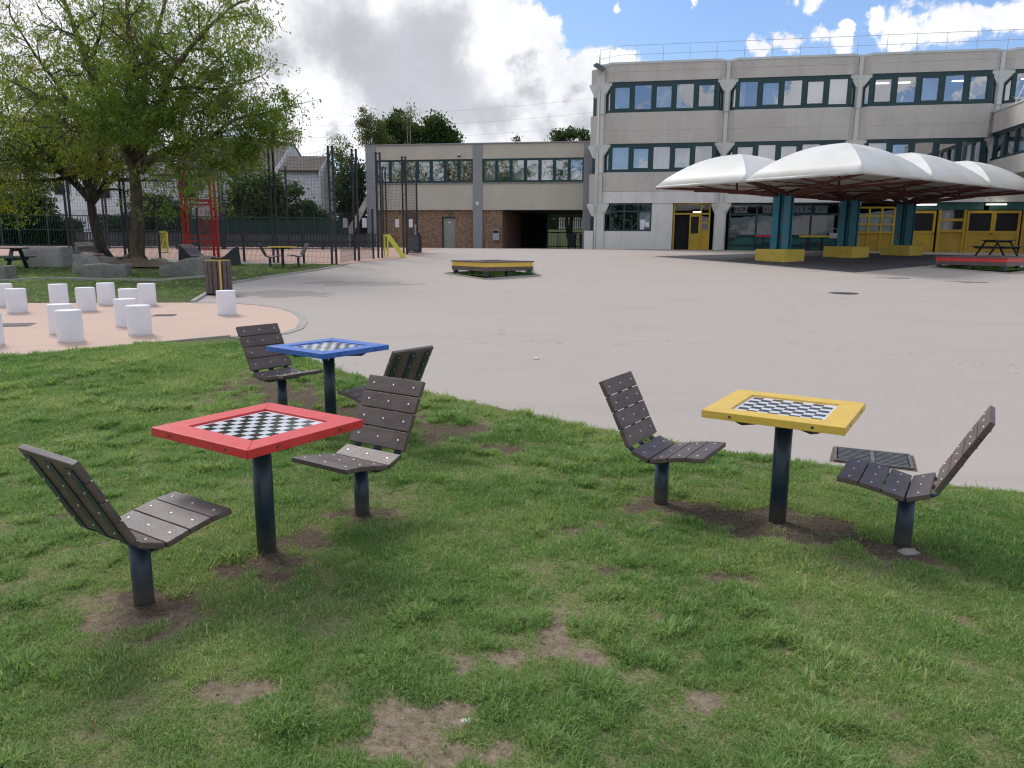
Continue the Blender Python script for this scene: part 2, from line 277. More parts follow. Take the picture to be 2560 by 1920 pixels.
# ------------------------------------------------------------------ mesh builder
def wl(p):
    v = Vector((0, 0, 0))
    while p is not None: v += Vector(p.location); p = p.parent
    return v
class MB:
    def __init__(s): s.v = []; s.f = []; s.m = []; s.sm = []
    def add(s, vs, fs, mi=0, smooth=False):
        b = len(s.v); s.v += [tuple(v) for v in vs]; s.f += [tuple(i+b for i in f) for f in fs]
        s.m += [mi]*len(fs); s.sm += [smooth]*len(fs); return s
    def hexa(s, p, mi=0):      # 8 points: bottom ring then top ring
        return s.add(p, [(0,3,2,1),(4,5,6,7),(0,1,5,4),(1,2,6,5),(2,3,7,6),(3,0,4,7)], mi)
    def box(s, c, d, rz=0, mi=0):
        x, y, z = [q/2 for q in d]; cs, sn = math.cos(rz), math.sin(rz)
        pts = [(-x,-y,-z),(x,-y,-z),(x,y,-z),(-x,y,-z),(-x,-y,z),(x,-y,z),(x,y,z),(-x,y,z)]
        return s.hexa([(c[0]+cs*a-sn*b, c[1]+sn*a+cs*b, c[2]+e) for a, b, e in pts], mi)
    def prism(s, poly, z0, z1, mi=0):
        n = len(poly)
        def z(v, i): return v[i] if isinstance(v, (list, tuple)) else v
        vs = [(p[0], p[1], z(z0, i)) for i, p in enumerate(poly)] + [(p[0], p[1], z(z1, i)) for i, p in enumerate(poly)]
        return s.add(vs, [tuple(range(n-1, -1, -1)), tuple(range(n, 2*n))] + [(i, (i+1) % n, n+(i+1) % n, n+i) for i in range(n)], mi)
    def slab(s, poly, off, mi=0):                     # any planar polygon in space thickened by the vector off
        n = len(poly); off = Vector(off); P = [Vector(p) for p in poly]
        return s.add(P+[p+off for p in P], [tuple(range(n-1, -1, -1)), tuple(range(n, 2*n))] + [(i, (i+1) % n, n+(i+1) % n, n+i) for i in range(n)], mi)
    def bar(s, a, b, w, h=None, mi=0, up=(0, 0, 1)):
        a, b = Vector(a), Vector(b); h = h or w; dr = (b-a).normalized(); up = Vector(up)
        if abs(dr.dot(up)) > .98: up = Vector((1, 0, 0))
        sx = dr.cross(up).normalized()*w/2; sy = sx.cross(dr).normalized()*h/2
        return s.hexa([a-sx-sy, a+sx-sy, a+sx+sy, a-sx+sy, b-sx-sy, b+sx-sy, b+sx+sy, b-sx+sy], mi)
    def tube(s, pts, rad, n=8, mi=0, cap=True):
        pts = [Vector(p) for p in pts]; rad = rad if isinstance(rad, (list, tuple)) else [rad]*len(pts)
        b = len(s.v); u = None
        for i, p in enumerate(pts):
            dr = (pts[min(i+1, len(pts)-1)]-pts[max(i-1, 0)]).normalized()
            if u is None: u = dr.orthogonal().normalized()
            u = (u-dr*u.dot(dr)).normalized(); w = dr.cross(u)
            for k in range(n):
                a = 2*math.pi*k/n; s.v.append(tuple(p+(u*math.cos(a)+w*math.sin(a))*rad[i]))
        for i in range(len(pts)-1):
            for k in range(n):
                s.f.append((b+i*n+k, b+i*n+(k+1) % n, b+(i+1)*n+(k+1) % n, b+(i+1)*n+k)); s.m.append(mi); s.sm.append(True)
        if cap:
            s.f.append(tuple(b+k for k in range(n-1, -1, -1))); s.f.append(tuple(b+(len(pts)-1)*n+k for k in range(n))); s.m += [mi]*2; s.sm += [False]*2
        return s
    def lathe(s, c, prof, n=24, mi=0):                # prof: (r, z) from bottom to top
        b = len(s.v)
        for r, z in prof:
            for k in range(n): a = 2*math.pi*k/n; s.v.append((c[0]+r*math.cos(a), c[1]+r*math.sin(a), c[2]+z))
        for i in range(len(prof)-1):
            for k in range(n): s.f.append((b+i*n+k, b+i*n+(k+1) % n, b+(i+1)*n+(k+1) % n, b+(i+1)*n+k)); s.m.append(mi); s.sm.append(True)
        s.f.append(tuple(b+k for k in range(n-1, -1, -1))); s.f.append(tuple(b+(len(prof)-1)*n+k for k in range(n))); s.m += [mi]*2; s.sm += [False]*2
        return s
    def build(s, name, mats, parent=None, bevel=0, seg=2, uv=False):
        off = wl(parent)
        me = bpy.data.meshes.new(name); me.from_pydata([(v[0]-off.x, v[1]-off.y, v[2]-off.z) for v in s.v], [], s.f); me.update()
        for mt in (mats if isinstance(mats, (list, tuple)) else [mats]): me.materials.append(MT[mt] if isinstance(mt, str) else mt)
        me.polygons.foreach_set('material_index', s.m); me.polygons.foreach_set('use_smooth', s.sm)
        if bevel:
            bm = bmesh.new(); bm.from_mesh(me)
            es = [e for e in bm.edges if len(e.link_faces) == 2 and e.calc_face_angle(0) > .5]
            bmesh.ops.bevel(bm, geom=es, offset=bevel, segments=seg, affect='EDGES', profile=.6, clamp_overlap=True); bm.to_mesh(me); bm.free()
        if uv:
            ul = me.uv_layers.new(name='UVMap')
            for poly in me.polygons:
                t = Vector((-poly.normal.y, poly.normal.x, 0)); t = t.normalized() if t.length > .01 else Vector((1, 0, 0))
                for li in poly.loop_indices:
                    co = me.vertices[me.loops[li].vertex_index].co; ul.data[li].uv = (co.dot(t), co.z if abs(poly.normal.z) < .7 else co.y)
        o = bpy.data.objects.new(name, me); COL.objects.link(o)
        if parent is not None: o.parent = parent
        return o
def tag(o, label=None, cat=None, group=None, kind=None):
    if label: o['label'] = label
    if cat: o['category'] = cat
    if group: o['group'] = group
    if kind: o['kind'] = kind
    return o
def thing(name, loc, label, cat, group=None):
    o = bpy.data.objects.new(name, None); o.empty_display_size = .2; COL.objects.link(o); o.location = loc
    return tag(o, label, cat, group)
KIDS = {}
def copy_tree(o, parent=None):
    if not KIDS or o.name not in KIDS:
        for x in bpy.data.objects:
            KIDS.setdefault(x.name, [])
        for x in bpy.data.objects:
            if x.parent and x not in KIDS[x.parent.name]: KIDS[x.parent.name].append(x)
    c = o.copy(); COL.objects.link(c)
    if parent is not None: c.parent = parent
    for ch in KIDS[o.name]: copy_tree(ch, c)
    return c

# ------------------------------------------------------------------ ground sheets
def sheet(name, poly, dz, mat, kind='structure', top=0):
    bm = bmesh.new(); vs = [bm.verts.new((p[0], p[1], 0)) for p in poly]; fc = bm.faces.new(vs); bm.normal_update()
    if fc.normal.z < 0: fc.normal_flip()
    bmesh.ops.triangulate(bm, faces=[fc])
    for y in GY[1:-1]:
        bmesh.ops.bisect_plane(bm, geom=bm.verts[:]+bm.edges[:]+bm.faces[:], plane_co=(0, y, 0), plane_no=(0, 1, 0), dist=1e-5)
    for v in bm.verts: v.co.z = g(v.co.y)+dz
    if top:
        bd = [e for e in bm.edges if len(e.link_faces) == 1]
        r = bmesh.ops.extrude_edge_only(bm, edges=bd)
        for el in r['geom']:
            if isinstance(el, bmesh.types.BMVert): el.co.z -= top
    me = bpy.data.meshes.new(name); bm.to_mesh(me); bm.free(); me.materials.append(MT[mat])
    o = bpy.data.objects.new(name, me); COL.objects.link(o); tag(o, kind=kind); return o
def GP(*pts): return [tuple(G(*p)[:2]) for p in pts]
sheet('ground', [(-900, -200), (900, -200), (900, 1500), (-900, 1500)], -.03, 'terrain')
sheet('courtyard', [(-60, -6), (45, -6), (45, 60), (-60, 60)], 0, 'court')
front_edge = GP((0, 898), (575, 842.5), (640, 860), (745, 893), (840, 928), (921, 952), (1075, 988), (1150, 1004), (1300, 1036), (1450, 1070), (1550, 1086), (1801, 1133), (2002, 1163), (2097, 1176), (2378, 1221), (2560, 1241))
e0, e1 = front_edge[0], front_edge[1]; kx = (e1[1]-e0[1])/(e1[0]-e0[0])
left_far = (-30., e0[1]-kx*(e0[0]+30.)); rf = front_edge[-1]; kx2 = (rf[1]-front_edge[-2][1])/(rf[0]-front_edge[-2][0]); right_far = (14., rf[1]+kx2*(14-rf[0]))
front_lawn = [left_far]+front_edge+[right_far, (14, -4), (-30, -4)]
# the turf is a fine grid with small bumps so that it never reads as a flat card
def inside(poly, x, y):
    x = np.asarray(x); y = np.asarray(y); c = np.zeros(x.shape, bool); n = len(poly)
    for i in range(n):
        x1, y1 = poly[i]; x2, y2 = poly[(i+1) % n]
        k = ((y1 > y) != (y2 > y)) & (x < (x2-x1)*(y-y1)/((y2-y1) if y2 != y1 else 1e-9)+x1); c ^= k
    return c
sheet('lawn_soil', front_lawn, .003, 'thatch2', top=.02)
pad_arc = GP((482, 757.5), (578, 757.5), (650, 763), (700, 770), (735, 780), (755, 793), (759, 806), (748, 822), (718, 833), (660, 841), (575, 842.5))
pad_left = G(0, 758)
sheet('pink_play_surface', [tuple(pad_left[:2])]+pad_arc+[e0, left_far, (-30, pad_left[1])], .004, 'pad')
back_lawn = GP((0, 758), (482, 756), (520, 732), (577, 708), (665, 693), (800, 674), (868, 660.5), (836, 661), (611, 660), (401, 655.5), (181, 641))
back_lawn = [(-34, back_lawn[0][1])]+back_lawn+[(-34, G(181, 641)[1])]
sheet('back_lawn', back_lawn, .012, 'thatch', top=.02)
cA, cB, cC, cD, cE = [tuple(G(*p)[:2]) for p in ((181, 641), (836, 661), (1046, 632), (962, 624), (560, 623))]
dist_court = GP((836, 661), (868, 660), (1000, 648), (1110, 634), (1044, 631))
far_left = (-34, G(181, 641)[1])
sheet('sports_court', [cA, cB]+dist_court[1:]+[(-4.2, 44.5), (-19, 47), (-34, 46), far_left], .006, 'sport')
# kerbs
def kerb(name, pts, w=.1, h=.03, dz=.0, mat='kerb'):
    m = MB()
    for a, b in zip(pts[:-1], pts[1:]):
        a, b = Vector((*a[:2], g(a[1])+h/2+dz)), Vector((*b[:2], g(b[1])+h/2+dz)); m.bar(a, b, w, h)
    return tag(m.build(name, mat), kind='structure')
kerb('kerb', GP((482, 757), (520, 733.5), (577, 709.5), (665, 694.5), (800, 675.5), (868, 661.5)), .09, .05)
kerb('kerb', [p for p in pad_arc], .14, .012)
kerb('kerb', GP((-300, 722), (0, 706), (118, 698.5), (410, 704), (436, 700), (517, 693)), .11, .07)
kerb('kerb', [left_far, e0, e1], .04, .03)
kerb('soil_edge', front_edge[1:]+[right_far], .07, .010, 0, 'soil')
# canopy footprint: dark asphalt
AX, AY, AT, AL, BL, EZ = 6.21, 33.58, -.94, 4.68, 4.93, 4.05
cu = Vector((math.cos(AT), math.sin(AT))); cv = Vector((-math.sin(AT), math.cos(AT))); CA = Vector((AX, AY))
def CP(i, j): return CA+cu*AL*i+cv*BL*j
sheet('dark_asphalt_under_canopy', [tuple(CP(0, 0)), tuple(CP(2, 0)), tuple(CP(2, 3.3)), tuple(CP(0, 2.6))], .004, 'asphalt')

# ------------------------------------------------------------------ main school building
TH = -.18705; BW = 7.072; C1 = Vector((5.24, 46.5)); eU = Vector((math.cos(TH), math.sin(TH))); eN = Vector((math.sin(TH), -math.cos(TH)))
def P(s_, n_, z): q = C1+eU*s_+eN*n_; return (q.x, q.y, z)
def plan(pts, z0, z1, m, mi=0): m.prism([P(a, b, 0)[:2] for a, b in pts], z0, z1, mi)
ZR, ZC, Z2T, Z2B, ZJ, Z1T, Z1B, ZM, Z0T, Z0B, ZG = 11.86, 11.74, 10.79, 9.09, 8.07, 7.35, 5.73, 4.63, 3.96, 2.32, 1.15
SCH = thing('school_building', (*C1, 1.2), 'large three storey grey concrete school block with green framed windows and chamfered bays', 'building')
def band(name, z0, z1, mat, k0, prot=.38, back=-.25, ch=.36, gap=.11, mi=0, split=None):
    m = MB(); a = k0*BW+gap; b = (k0+1)*BW-gap
    zs = [z0]+(split or [])+[z1]
    for i in range(len(zs)-1):
        q = .0 if i == len(zs)-2 else .012
        plan([(a, back), (a, 0), (a+ch, prot), (b-ch, prot), (b, 0), (b, back)][::1], zs[i]+(.012 if i else 0), zs[i+1], m)
    if len(zs) > 2: # recessed joint line
        for zz in zs[1:-1]: plan([(a+.01, back), (a+.01, -.012), (a+ch+.004, prot-.014), (b-ch-.004, prot-.014), (b-.01, -.012), (b-.01, back)], zz, zz+.012, m)
    return m.build(name, mat, SCH)
NB = 5
core = MB(); plan([(-.3, -1.8), (NB*BW, -1.8), (NB*BW, -9), (-.3, -9)], .8, ZR-.3, core); plan([(0, -.2), (NB*BW, -.2), (NB*BW, -9), (0, -9)], ZR-.35, ZR-.15, core)
for zz in (Z1T+.02, Z0T+.25): plan([(0.2, -.26), (NB*BW, -.26), (NB*BW, -1.8), (.2, -1.8)], zz, zz+.5, core)
core.build('core_wall', 'room', SCH)
cop = MB()
for k in range(NB):
    a = k*BW; b = a+BW
    plan([(a, -.5), (a, .04), (a+.12, .04), (a+.12+.36, .42), (b-.48, .42), (b-.12, .04), (b, .04), (b, -.5)], ZC, ZR, cop)
plan([(-.42, .04), (0, .04), (0, -.5), (0, -8), (-.42, -8)], ZC-.004, ZR-.004, cop)
cop.build('roof_coping', 'coping', SCH)
def curtain(par, a, b, n_, z0, z1, mi=0, amp=.05):
    m = MB()
    ss = np.linspace(a, b, max(6, int((b-a)/.06))); vs = []; fs = []
    for i, s_ in enumerate(ss):
        o_ = n_+amp*math.sin(i*1.9+a)+random.uniform(-.01, .01); vs += [P(s_, o_, z0), P(s_, o_, z1)]
        if i: fs.append((2*i-2, 2*i, 2*i+1, 2*i-1))
    m.add(vs, fs, mi, True); m.build('curtain', 'curtain', par)
CUR = {(0, 2): 'cncdn', (1, 2): 'dcncc', (2, 2): 'nncnd', (3, 2): 'ddcnd', (0, 1): 'ccccn', (1, 1): 'ncddn', (2, 1): 'cdndc', (3, 1): 'dncdn'}
def bay_window(k, zb, zt, level):
    a = k*BW+.2; b = (k+1)*BW-.2; pr = .30; ch = .36; fr = MB(); gl = MB(); fw = .12
    # frame: bottom, top rails with the chamfered plan
    def ring(z0, z1, dn=0):
        plan([(a, 0-.12), (a, 0+dn), (a+ch, pr+dn), (b-ch, pr+dn), (b, 0+dn), (b, -.12), (b-ch-.02, pr-.14), (a+ch+.02, pr-.14)], z0, z1, fr)
    ring(zb, zb+.17, .05); ring(zt-.2, zt, .02)
    # side panes in the chamfer: top cut off by the capital
    for s0, s1, sg in ((a, a+ch, 1), (b, b-ch, -1)):
        def q(t, z, dn=0): return P(s0+(s1-s0)*t, pr*t+dn, z)
        fr.slab([q(0, zb+.17), q(.16, zb+.17), q(.16, zt-.72), q(0, zt-.85)], Vector(P(0, -.08, 0))-Vector(P(0, 0, 0)))
        fr.slab([q(0, zt-.85), q(.0, zt-.7), q(.85, zt-.2), q(1, zt-.2), q(1, zt-.28)], Vector(P(0, -.08, 0))-Vector(P(0, 0, 0)))
        gl.add([q(.1, zb+.1, -.04), q(1, zb+.1, -.04), q(1, zt-.2, -.04), q(.1, zt-.75, -.04)], [(0, 1, 2, 3)])
    x0 = a+ch; x1 = b-ch; n = 5; w = (x1-x0)/n
    cur = []; pat = CUR.get((k, level), 'cndcn')
    for i in range(n+1):
        s_ = x0+w*i; wd = .26 if 0 < i < n else .22
        plan([(s_-wd/2, pr-.12), (s_-wd/2, pr+.02), (s_+wd/2, pr+.02), (s_+wd/2, pr-.12)], zb+.17, zt-.2, fr)
    for i in range(n):
        s0 = x0+w*i+.13; s1 = x0+w*(i+1)-.13; vent = (i+k+level) % 2 == 0; t = .0
        if vent:    # opening light: a thicker inner sash
            for (u0, u1, z0, z1) in ((s0, s1, zb+.17, zb+.24), (s0, s1, zt-.29, zt-.2), (s0, s0+.05, zb+.24, zt-.29), (s1-.05, s1, zb+.24, zt-.29)):
                plan([(u0, pr-.09), (u0, pr+.035), (u1, pr+.035), (u1, pr-.09)], z0, z1, fr)
        gl.add([P(s0, pr-.05, zb+.15), P(s1, pr-.05, zb+.15), P(s1, pr-.05, zt-.2), P(s0, pr-.05, zt-.2)], [(0, 1, 2, 3)])
        c = pat[i]
        if c == 'c': cur.append((s0-.1, s1+.1))
        elif c == 'd': cur.append((s0-.1, s0+.3))
    w_ = fr.build('window', 'green', SCH); gl.build('pane', 'glass', w_)
    for a_, b_ in cur: curtain(w_, a_, b_, pr-.3, zb, zt)
for k in range(4+1):
    band('parapet_panel', Z2T, ZC, 'panel', k, split=[ZC-.42])
    if k < 4: bay_window(k, Z2B, Z2T, 2)
    else: bay_window(k, Z2B, Z2T, 2)
    band('spandrel_panel', Z1T, Z2B, 'panel', k, split=[ZJ])
    bay_window(k, Z1B, Z1T, 1)
    band('spandrel_panel', ZM+.012, Z1B, 'panel', k, ch=.30)
    band('floor_band', Z0T, ZM, 'whitewall', k, prot=.36, ch=.30)
# ceiling lamps seen through the upper windows
for k, i, lv in ((2, 0, Z2T), (2, 1, Z2T), (3, .2, Z2T), (3, 1.2, Z2T), (2, 3.6, Z2T), (0, 3, Z1T)):
    m = MB(); s_ = k*BW+1+i*1.1; plan([(s_, -.9), (s_+.7, -.9), (s_+.7, -.7), (s_, -.7)], lv-.32, lv-.27, m); m.build('ceiling_lamp', 'lamp', SCH)
# vertical panel joints
for k in range(4):
    for z0, z1 in ((Z1T+.02, Z2B-.02), (ZM+.05, Z1B-.02)):
        jn = MB(); s_ = (k+.5)*BW+.1; plan([(s_, .37), (s_, .386), (s_+.02, .386), (s_+.02, .37)], z0, z1, jn); jn.build('panel_joint', 'column', SCH)
for k in range(NB+1):
    m = MB(); s_ = k*BW; w = .2
    # shaft with chamfered front, capitals under each spandrel
    plan([(s_-.11, -.3), (s_-.11, .06), (s_+.11, .06), (s_+.11, -.3)], Z0T, ZC-.01, m)
    if k == 0: plan([(s_-.34, -.4), (s_-.34, .03), (s_-.112, .03), (s_-.112, -.4)], ZG, ZC-.02, m)
    for (zb, zt, wb) in ((Z2B, Z2T, .2), (Z1B, Z1T, .2), (ZG, Z0T, .34))[:2 if k > 2 else 3]:
        plan([(s_-wb, -.3), (s_-wb, .0), (s_-wb+.1, .14), (s_+wb-.1, .14), (s_+wb, .0), (s_+wb, -.3)], zb-.02, zt-.62, m)
        # flared capital filling the valley between two chamfered bays
        lo = [(s_-wb, -.3), (s_-wb, .06), (s_-.1, .1), (s_+.1, .1), (s_+wb, .06), (s_+wb, -.3)]
        hi = [(s_-.55, -.3), (s_-.55, .31), (s_-.1, .1), (s_+.1, .1), (s_+.55, .31), (s_+.55, -.3)]
        if k == 0: hi = [(max(a, -.3), b) for a, b in hi]
        L_ = [P(a, b, zt-.62) for a, b in lo]; H_ = [P(a, b, zt-.15) for a, b in hi]; T_ = [P(a, b, zt-.004) for a, b in hi]
        for A_, B_ in ((L_, H_), (H_, T_)): m.add(A_+B_, [tuple(range(5, -1, -1)), tuple(range(6, 12))]+[(i, (i+1) % 6, 6+(i+1) % 6, 6+i) for i in range(6)])
    m.build('column', 'column', SCH)
# left flank: the same bands turn the corner
fl = MB(); fg = MB(); ff = MB()
for z0, z1 in ((Z2T, ZC-.01), (Z1T, Z2B), (Z0T, Z1B), (ZG-.1, Z0B)): plan([(-.34, -.5), (-.75, -.85), (-.75, -7.6), (-.34, -8), (-.1, -8), (-.1, -.5)], z0, z1, fl)
fl.build('side_wall', 'panel', SCH)
for z0, z1 in ((Z2B, Z2T), (Z1B, Z1T), (Z0B, Z0T)):
    plan([(-.36, -.6), (-.62, -.85), (-.62, -7.6), (-.36, -7.8)], z0, z1, ff)
ff.build('side_window', 'green', SCH)
for z in (Z2T, Z1T, Z0T):
    m = MB(); a = [(-.34, -.12), (-.34, .12), (-.50, .12), (-.50, -.12)]; b = [(-.34, -.12), (-.34, .12), (-.80, .12), (-.80, -.12)]
    L_ = [P(u, v-.2, z-.75) for u, v in a]; H_ = [P(u, v-.2, z-.12) for u, v in b]; T_ = [P(u, v-.2, z-.02) for u, v in b]
    m.add(L_+H_, [(3,2,1,0),(4,5,6,7)]+[(i, (i+1) % 4, 4+(i+1) % 4, 4+i) for i in range(4)]); m.add(H_+T_, [(3,2,1,0),(4,5,6,7)]+[(i, (i+1) % 4, 4+(i+1) % 4, 4+i) for i in range(4)])
    m.build('corner_corbel', 'column', SCH)
MB().tube([P(-.2, .12, ZG), P(-.2, .12, Z2T-.1)], .045, 8).build('downpipe', 'column', SCH)
# ground floor, first bay
m = MB(); plan([(.3, -.1), (.3, .02), (.6, .3), (3.1, .3), (3.1, -.1)], ZG-.2, Z0B, m); plan([(3.1, -.1), (3.1, .302), (4.32, .302), (4.32, -.1)], ZG-.2, Z0T, m)
plan([(-.9, -.2), (-.9, .1), (-.36, .1), (-.36, -.2)], ZG-.2, Z0B+.02, m); m.build('ground_wall', 'whitewall', SCH)
fr = MB(); gl = MB(); x0, x1 = .62, 3.1
for z0, z1 in ((Z0B, Z0B+.1), (Z0T-.09, Z0T), (Z0B+1.12, Z0B+1.2)): plan([(x0, .16), (x0, .29), (x1, .29), (x1, .16)], z0, z1, fr)
for s_ in (x0, x0+.82, x0+1.64, x1-.07): plan([(s_, .16), (s_, .295), (s_+.09, .295), (s_+.09, .16)], Z0B+.1, Z0T-.09, fr)
plan([(.3, -.05), (.3, .03), (.60, .295), (.60, .16)], Z0B, Z0B+.1, fr); plan([(.3, -.05), (.3, .03), (.36, .085), (.36, 0)], Z0B+.1, Z0T-.5, fr)
gl.add([P(x0, .22, Z0B+.1), P(x1, .22, Z0B+.1), P(x1, .22, Z0T-.09), P(x0, .22, Z0T-.09)], [(0, 1, 2, 3)])
gl.add([P(.34, .02, Z0B+.1), P(x0, .24, Z0B+.1), P(x0, .24, Z0T-.1), P(.34, .02, Z0T-.5)], [(0, 1, 2, 3)])
w_ = fr.build('window', 'green', SCH); gl.build('pane', 'glassd', w_)
def quadN(a, b, z0, z1, n_): return [P(a, n_, z0), P(b, n_, z0), P(b, n_, z1), P(a, n_, z1)]
for i, (a, b, z0, z1, mt) in enumerate(((2.38, 3.0, 2.5, 3.45, 'paper'), (2.44, 2.74, 2.62, 3.0, 'paper'), (2.76, 2.98, 2.58, 2.86, 'paper'), (2.45, 2.68, 2.42, 2.66, 'paper'))):
    m = MB(); m.slab(quadN(a, b, z0, z1, .20+.03*min(i, 1)+.002*i), (0, -.004, 0)); m.build('notice', mt, w_)
m = MB(); plan([(0, -1.6), (0, -1.5), (NB*BW, -1.5), (NB*BW, -1.6)], ZG-.2, Z0T+.2, m); plan([(0, -1.5), (NB*BW, -1.5), (NB*BW, -.3), (0, -.3)], Z0T+.02, Z0T+.06, m); m.build('lobby_wall', 'dark', SCH)
# yellow entrance: frame, open leaf, side panes
fr = MB(); dz = 3.3
for a, b in ((4.36, 4.46), (6.42, 6.5)): plan([(a, -.1), (a, .1), (b, .1), (b, -.1)], ZG-.1, Z0T, fr)
plan([(4.36, -.08), (4.36, .08), (6.5, .08), (6.5, -.08)], Z0T-.08, Z0T-.002, fr); plan([(4.46, -.08), (4.46, .09), (6.42, .09), (6.42, -.08)], dz, dz+.09, fr)
plan([(5.93, -.08), (5.93, .11), (6.02, .11), (6.02, -.08)], ZG-.1, Z0T-.08, fr)
for z in (dz-.5, dz-.95): plan([(6.02, -.05), (6.02, .05), (6.42, .05), (6.42, -.05)], z, z+.06, fr)
plan([(6.02, -.05), (6.02, .04), (6.42, .04), (6.42, -.05)], ZG-.1, dz-.96, fr)
ent = fr.build('entrance_door_frame', 'yframe', SCH)
m = MB(); plan([(4.46, -.3), (4.46, -.28), (5.32, -.28), (5.32, -.3)], ZG-.1, dz, m); m.build('doorway_dark', 'dark', ent)
m = MB()
for a, b, z0, z1 in ((5.32, 5.40, 1.15, dz-.01), (5.85, 5.925, 1.15, dz-.01), (5.40, 5.85, dz-.12, dz-.01), (5.40, 5.85, 2.05, 2.2), (5.40, 5.85, 1.15, 1.25)): plan([(a, .10), (a, .16), (b, .16), (b, .10)], z0, z1, m)
plan([(5.40, .11), (5.40, .145), (5.85, .145), (5.85, .11)], 1.25, 2.05, m); leaf = m.build('door', 'yframe', SCH)
m = MB(); m.slab(quadN(5.40, 5.85, 2.2, dz-.12, .12), (0, .01, 0)); m.build('pane', 'dark', leaf)
m = MB(); m.add(quadN(4.46, 5.93, dz+.09, Z0T-.08, .02), [(0,1,2,3)]); m.add(quadN(6.02, 6.42, dz-.9, Z0T-.08, .0), [(0,1,2,3)]); m.build('fanlight', 'glassd', ent)
m = MB(); plan([(5.5, -.06), (5.95, -.06), (5.95, .12), (5.5, .12)], dz+.12, dz+.17, m); m.build('entrance_lamp', 'lamp', ent)
# second bay: dark green glazing with lettering
def grid_glazing(a, b, z0, z1, cols, rows, fmat, gmat, n_=.0, fw=.08, name='window', panel_rows=None, pm=None, par=SCH):
    fr = MB(); gl = MB(); pn = MB(); xs = np.linspace(a, b, cols+1)
    for s_ in xs: plan([(s_-fw/2, n_-.06), (s_-fw/2, n_+.06), (s_+fw/2, n_+.06), (s_+fw/2, n_-.06)], z0, z1, fr)
    for z in rows:
        for i in range(cols): plan([(xs[i]+fw/2, n_-.05), (xs[i]+fw/2, n_+.05), (xs[i+1]-fw/2, n_+.05), (xs[i+1]-fw/2, n_-.05)], z-fw/2, z+fw/2, fr)
    zp = z0
    if panel_rows: pn.slab(quadN(a, b, z0+.01, panel_rows, n_-.02), (0, .03, 0)); zp = panel_rows
    gl.add(quadN(a, b, zp, z1-.03, n_-.015), [(0, 1, 2, 3)])
    w_ = fr.build(name, fmat, par); gl.build('pane', gmat, w_)
    if panel_rows: pn.build('panel', pm, w_)
    return w_
g2w = grid_glazing(BW+.55, BW*2-.5, ZG-.05, Z0T, 4, [Z0T-.05, 3.30, 2.1, 1.55, 1.2], 'green', 'glassd', panel_rows=2.1, pm='greenp', fw=.1)
def lettering(txt, s_, n_, z, size, mat, par, sx=1., sp=1.5):
    cu_ = bpy.data.curves.new('lettering', 'FONT'); cu_.body = txt; cu_.size = size; cu_.extrude = .002; cu_.space_character = sp; cu_.align_x = 'LEFT'
    cu_.materials.append(MT[mat]); o = bpy.data.objects.new('lettering', cu_); COL.objects.link(o); o.parent = par
    o.location = Vector(P(s_, n_, z))-wl(par); o.rotation_euler = (math.pi/2, 0, TH); o.scale = (sx, 1, 1)
    bpy.context.view_layer.update(); me = bpy.data.meshes.new_from_object(o.evaluated_get(bpy.context.evaluated_depsgraph_get())); o2 = bpy.data.objects.new('letter', me); COL.objects.link(o2); o2.parent = par; o2.location = o.location; o2.rotation_euler = o.rotation_euler; o2.scale = o.scale; bpy.data.objects.remove(o); return o2
def s_of(px, n_=.03):                                     # distance along the facade seen at that column
    q = ray(px, 530); t = q[0]/q[1]; a = C1+eN*n_; return (t*a.y-a.x)/(eU.x-t*eU.y)
for ch, px in (('N', 1841), ('O', 1852), ('N', 1863), ('A', 1912), ('U', 1923), ('H', 1944), ('A', 1955), ('R', 1966), ('C', 1977), ('E', 1989), ('L', 2000), ('E', 2011), ('M', 2022), ('E', 2040), ('N', 2051), ('T', 2062)):
    a = s_of(px-4); m = MB(); m.slab(quadN(a-.02, a+.235, 3.40, 3.80, -.05), (0, .004, 0)); m.build('paper_sheet', 'paper', g2w); lettering(ch, a, -.042, 3.47, .34, 'ink', g2w)
# third bay and beyond: yellow timber-framed classroom front
grid_glazing(BW*2+.45, BW*2+2.45, ZG-.05, Z0T-.25, 3, [3.68, 3.22, 2.75, 2.3], 'yframe', 'glassd', panel_rows=2.3, pm='ypanel', fw=.1)
m = MB()
for k, a, b in ((2, 2.5, 7.0), (3, .2, 7.0), (4, .2, 7.0)): plan([(k*BW+a, -.06), (k*BW+a, .0), (k*BW+b, .0), (k*BW+b, -.06)], 3.55, Z0T, m)
m.build('fascia_board', 'greenp', SCH)
def ydoor(s_, w, n=1):
    fr = MB(); pn = MB(); 
    for i in range(n):
        a = s_+i*w; b = a+w
        for u0, u1, z0, z1 in ((a, a+.12, ZG, 3.5), (b-.12, b, ZG, 3.5), (a+.12, b-.12, 3.36, 3.5), (a+.12, b-.12, 2.25, 2.4)): plan([(u0, -.02), (u0, .08), (u1, .08), (u1, -.02)], z0, z1, fr)
        plan([(a+.12, -.02), (a+.12, .04), (b-.12, .04), (b-.12, -.02)], ZG, 2.25, fr); pn.slab(quadN(a+.12, b-.12, 2.4, 3.36, .0), (0, .01, 0))
    d_ = fr.build('door', 'yframe', SCH); pn.build('pane', 'dark', d_)
    m = MB(); q = s_+w*(n-.0)-.02 if n == 1 else s_+w-.06; m.box(P(q, .12, 2.25), (.14, .06, .05), TH); m.build('handle', 'ink', d_)
ydoor(BW*2+3.1, 1.5); grid_glazing(BW*2+4.8, BW*2+6.1, ZG-.05, 3.55, 1, [3.0, 2.4], 'yframe', 'glassd', panel_rows=2.4, pm='ypanel', fw=.14)
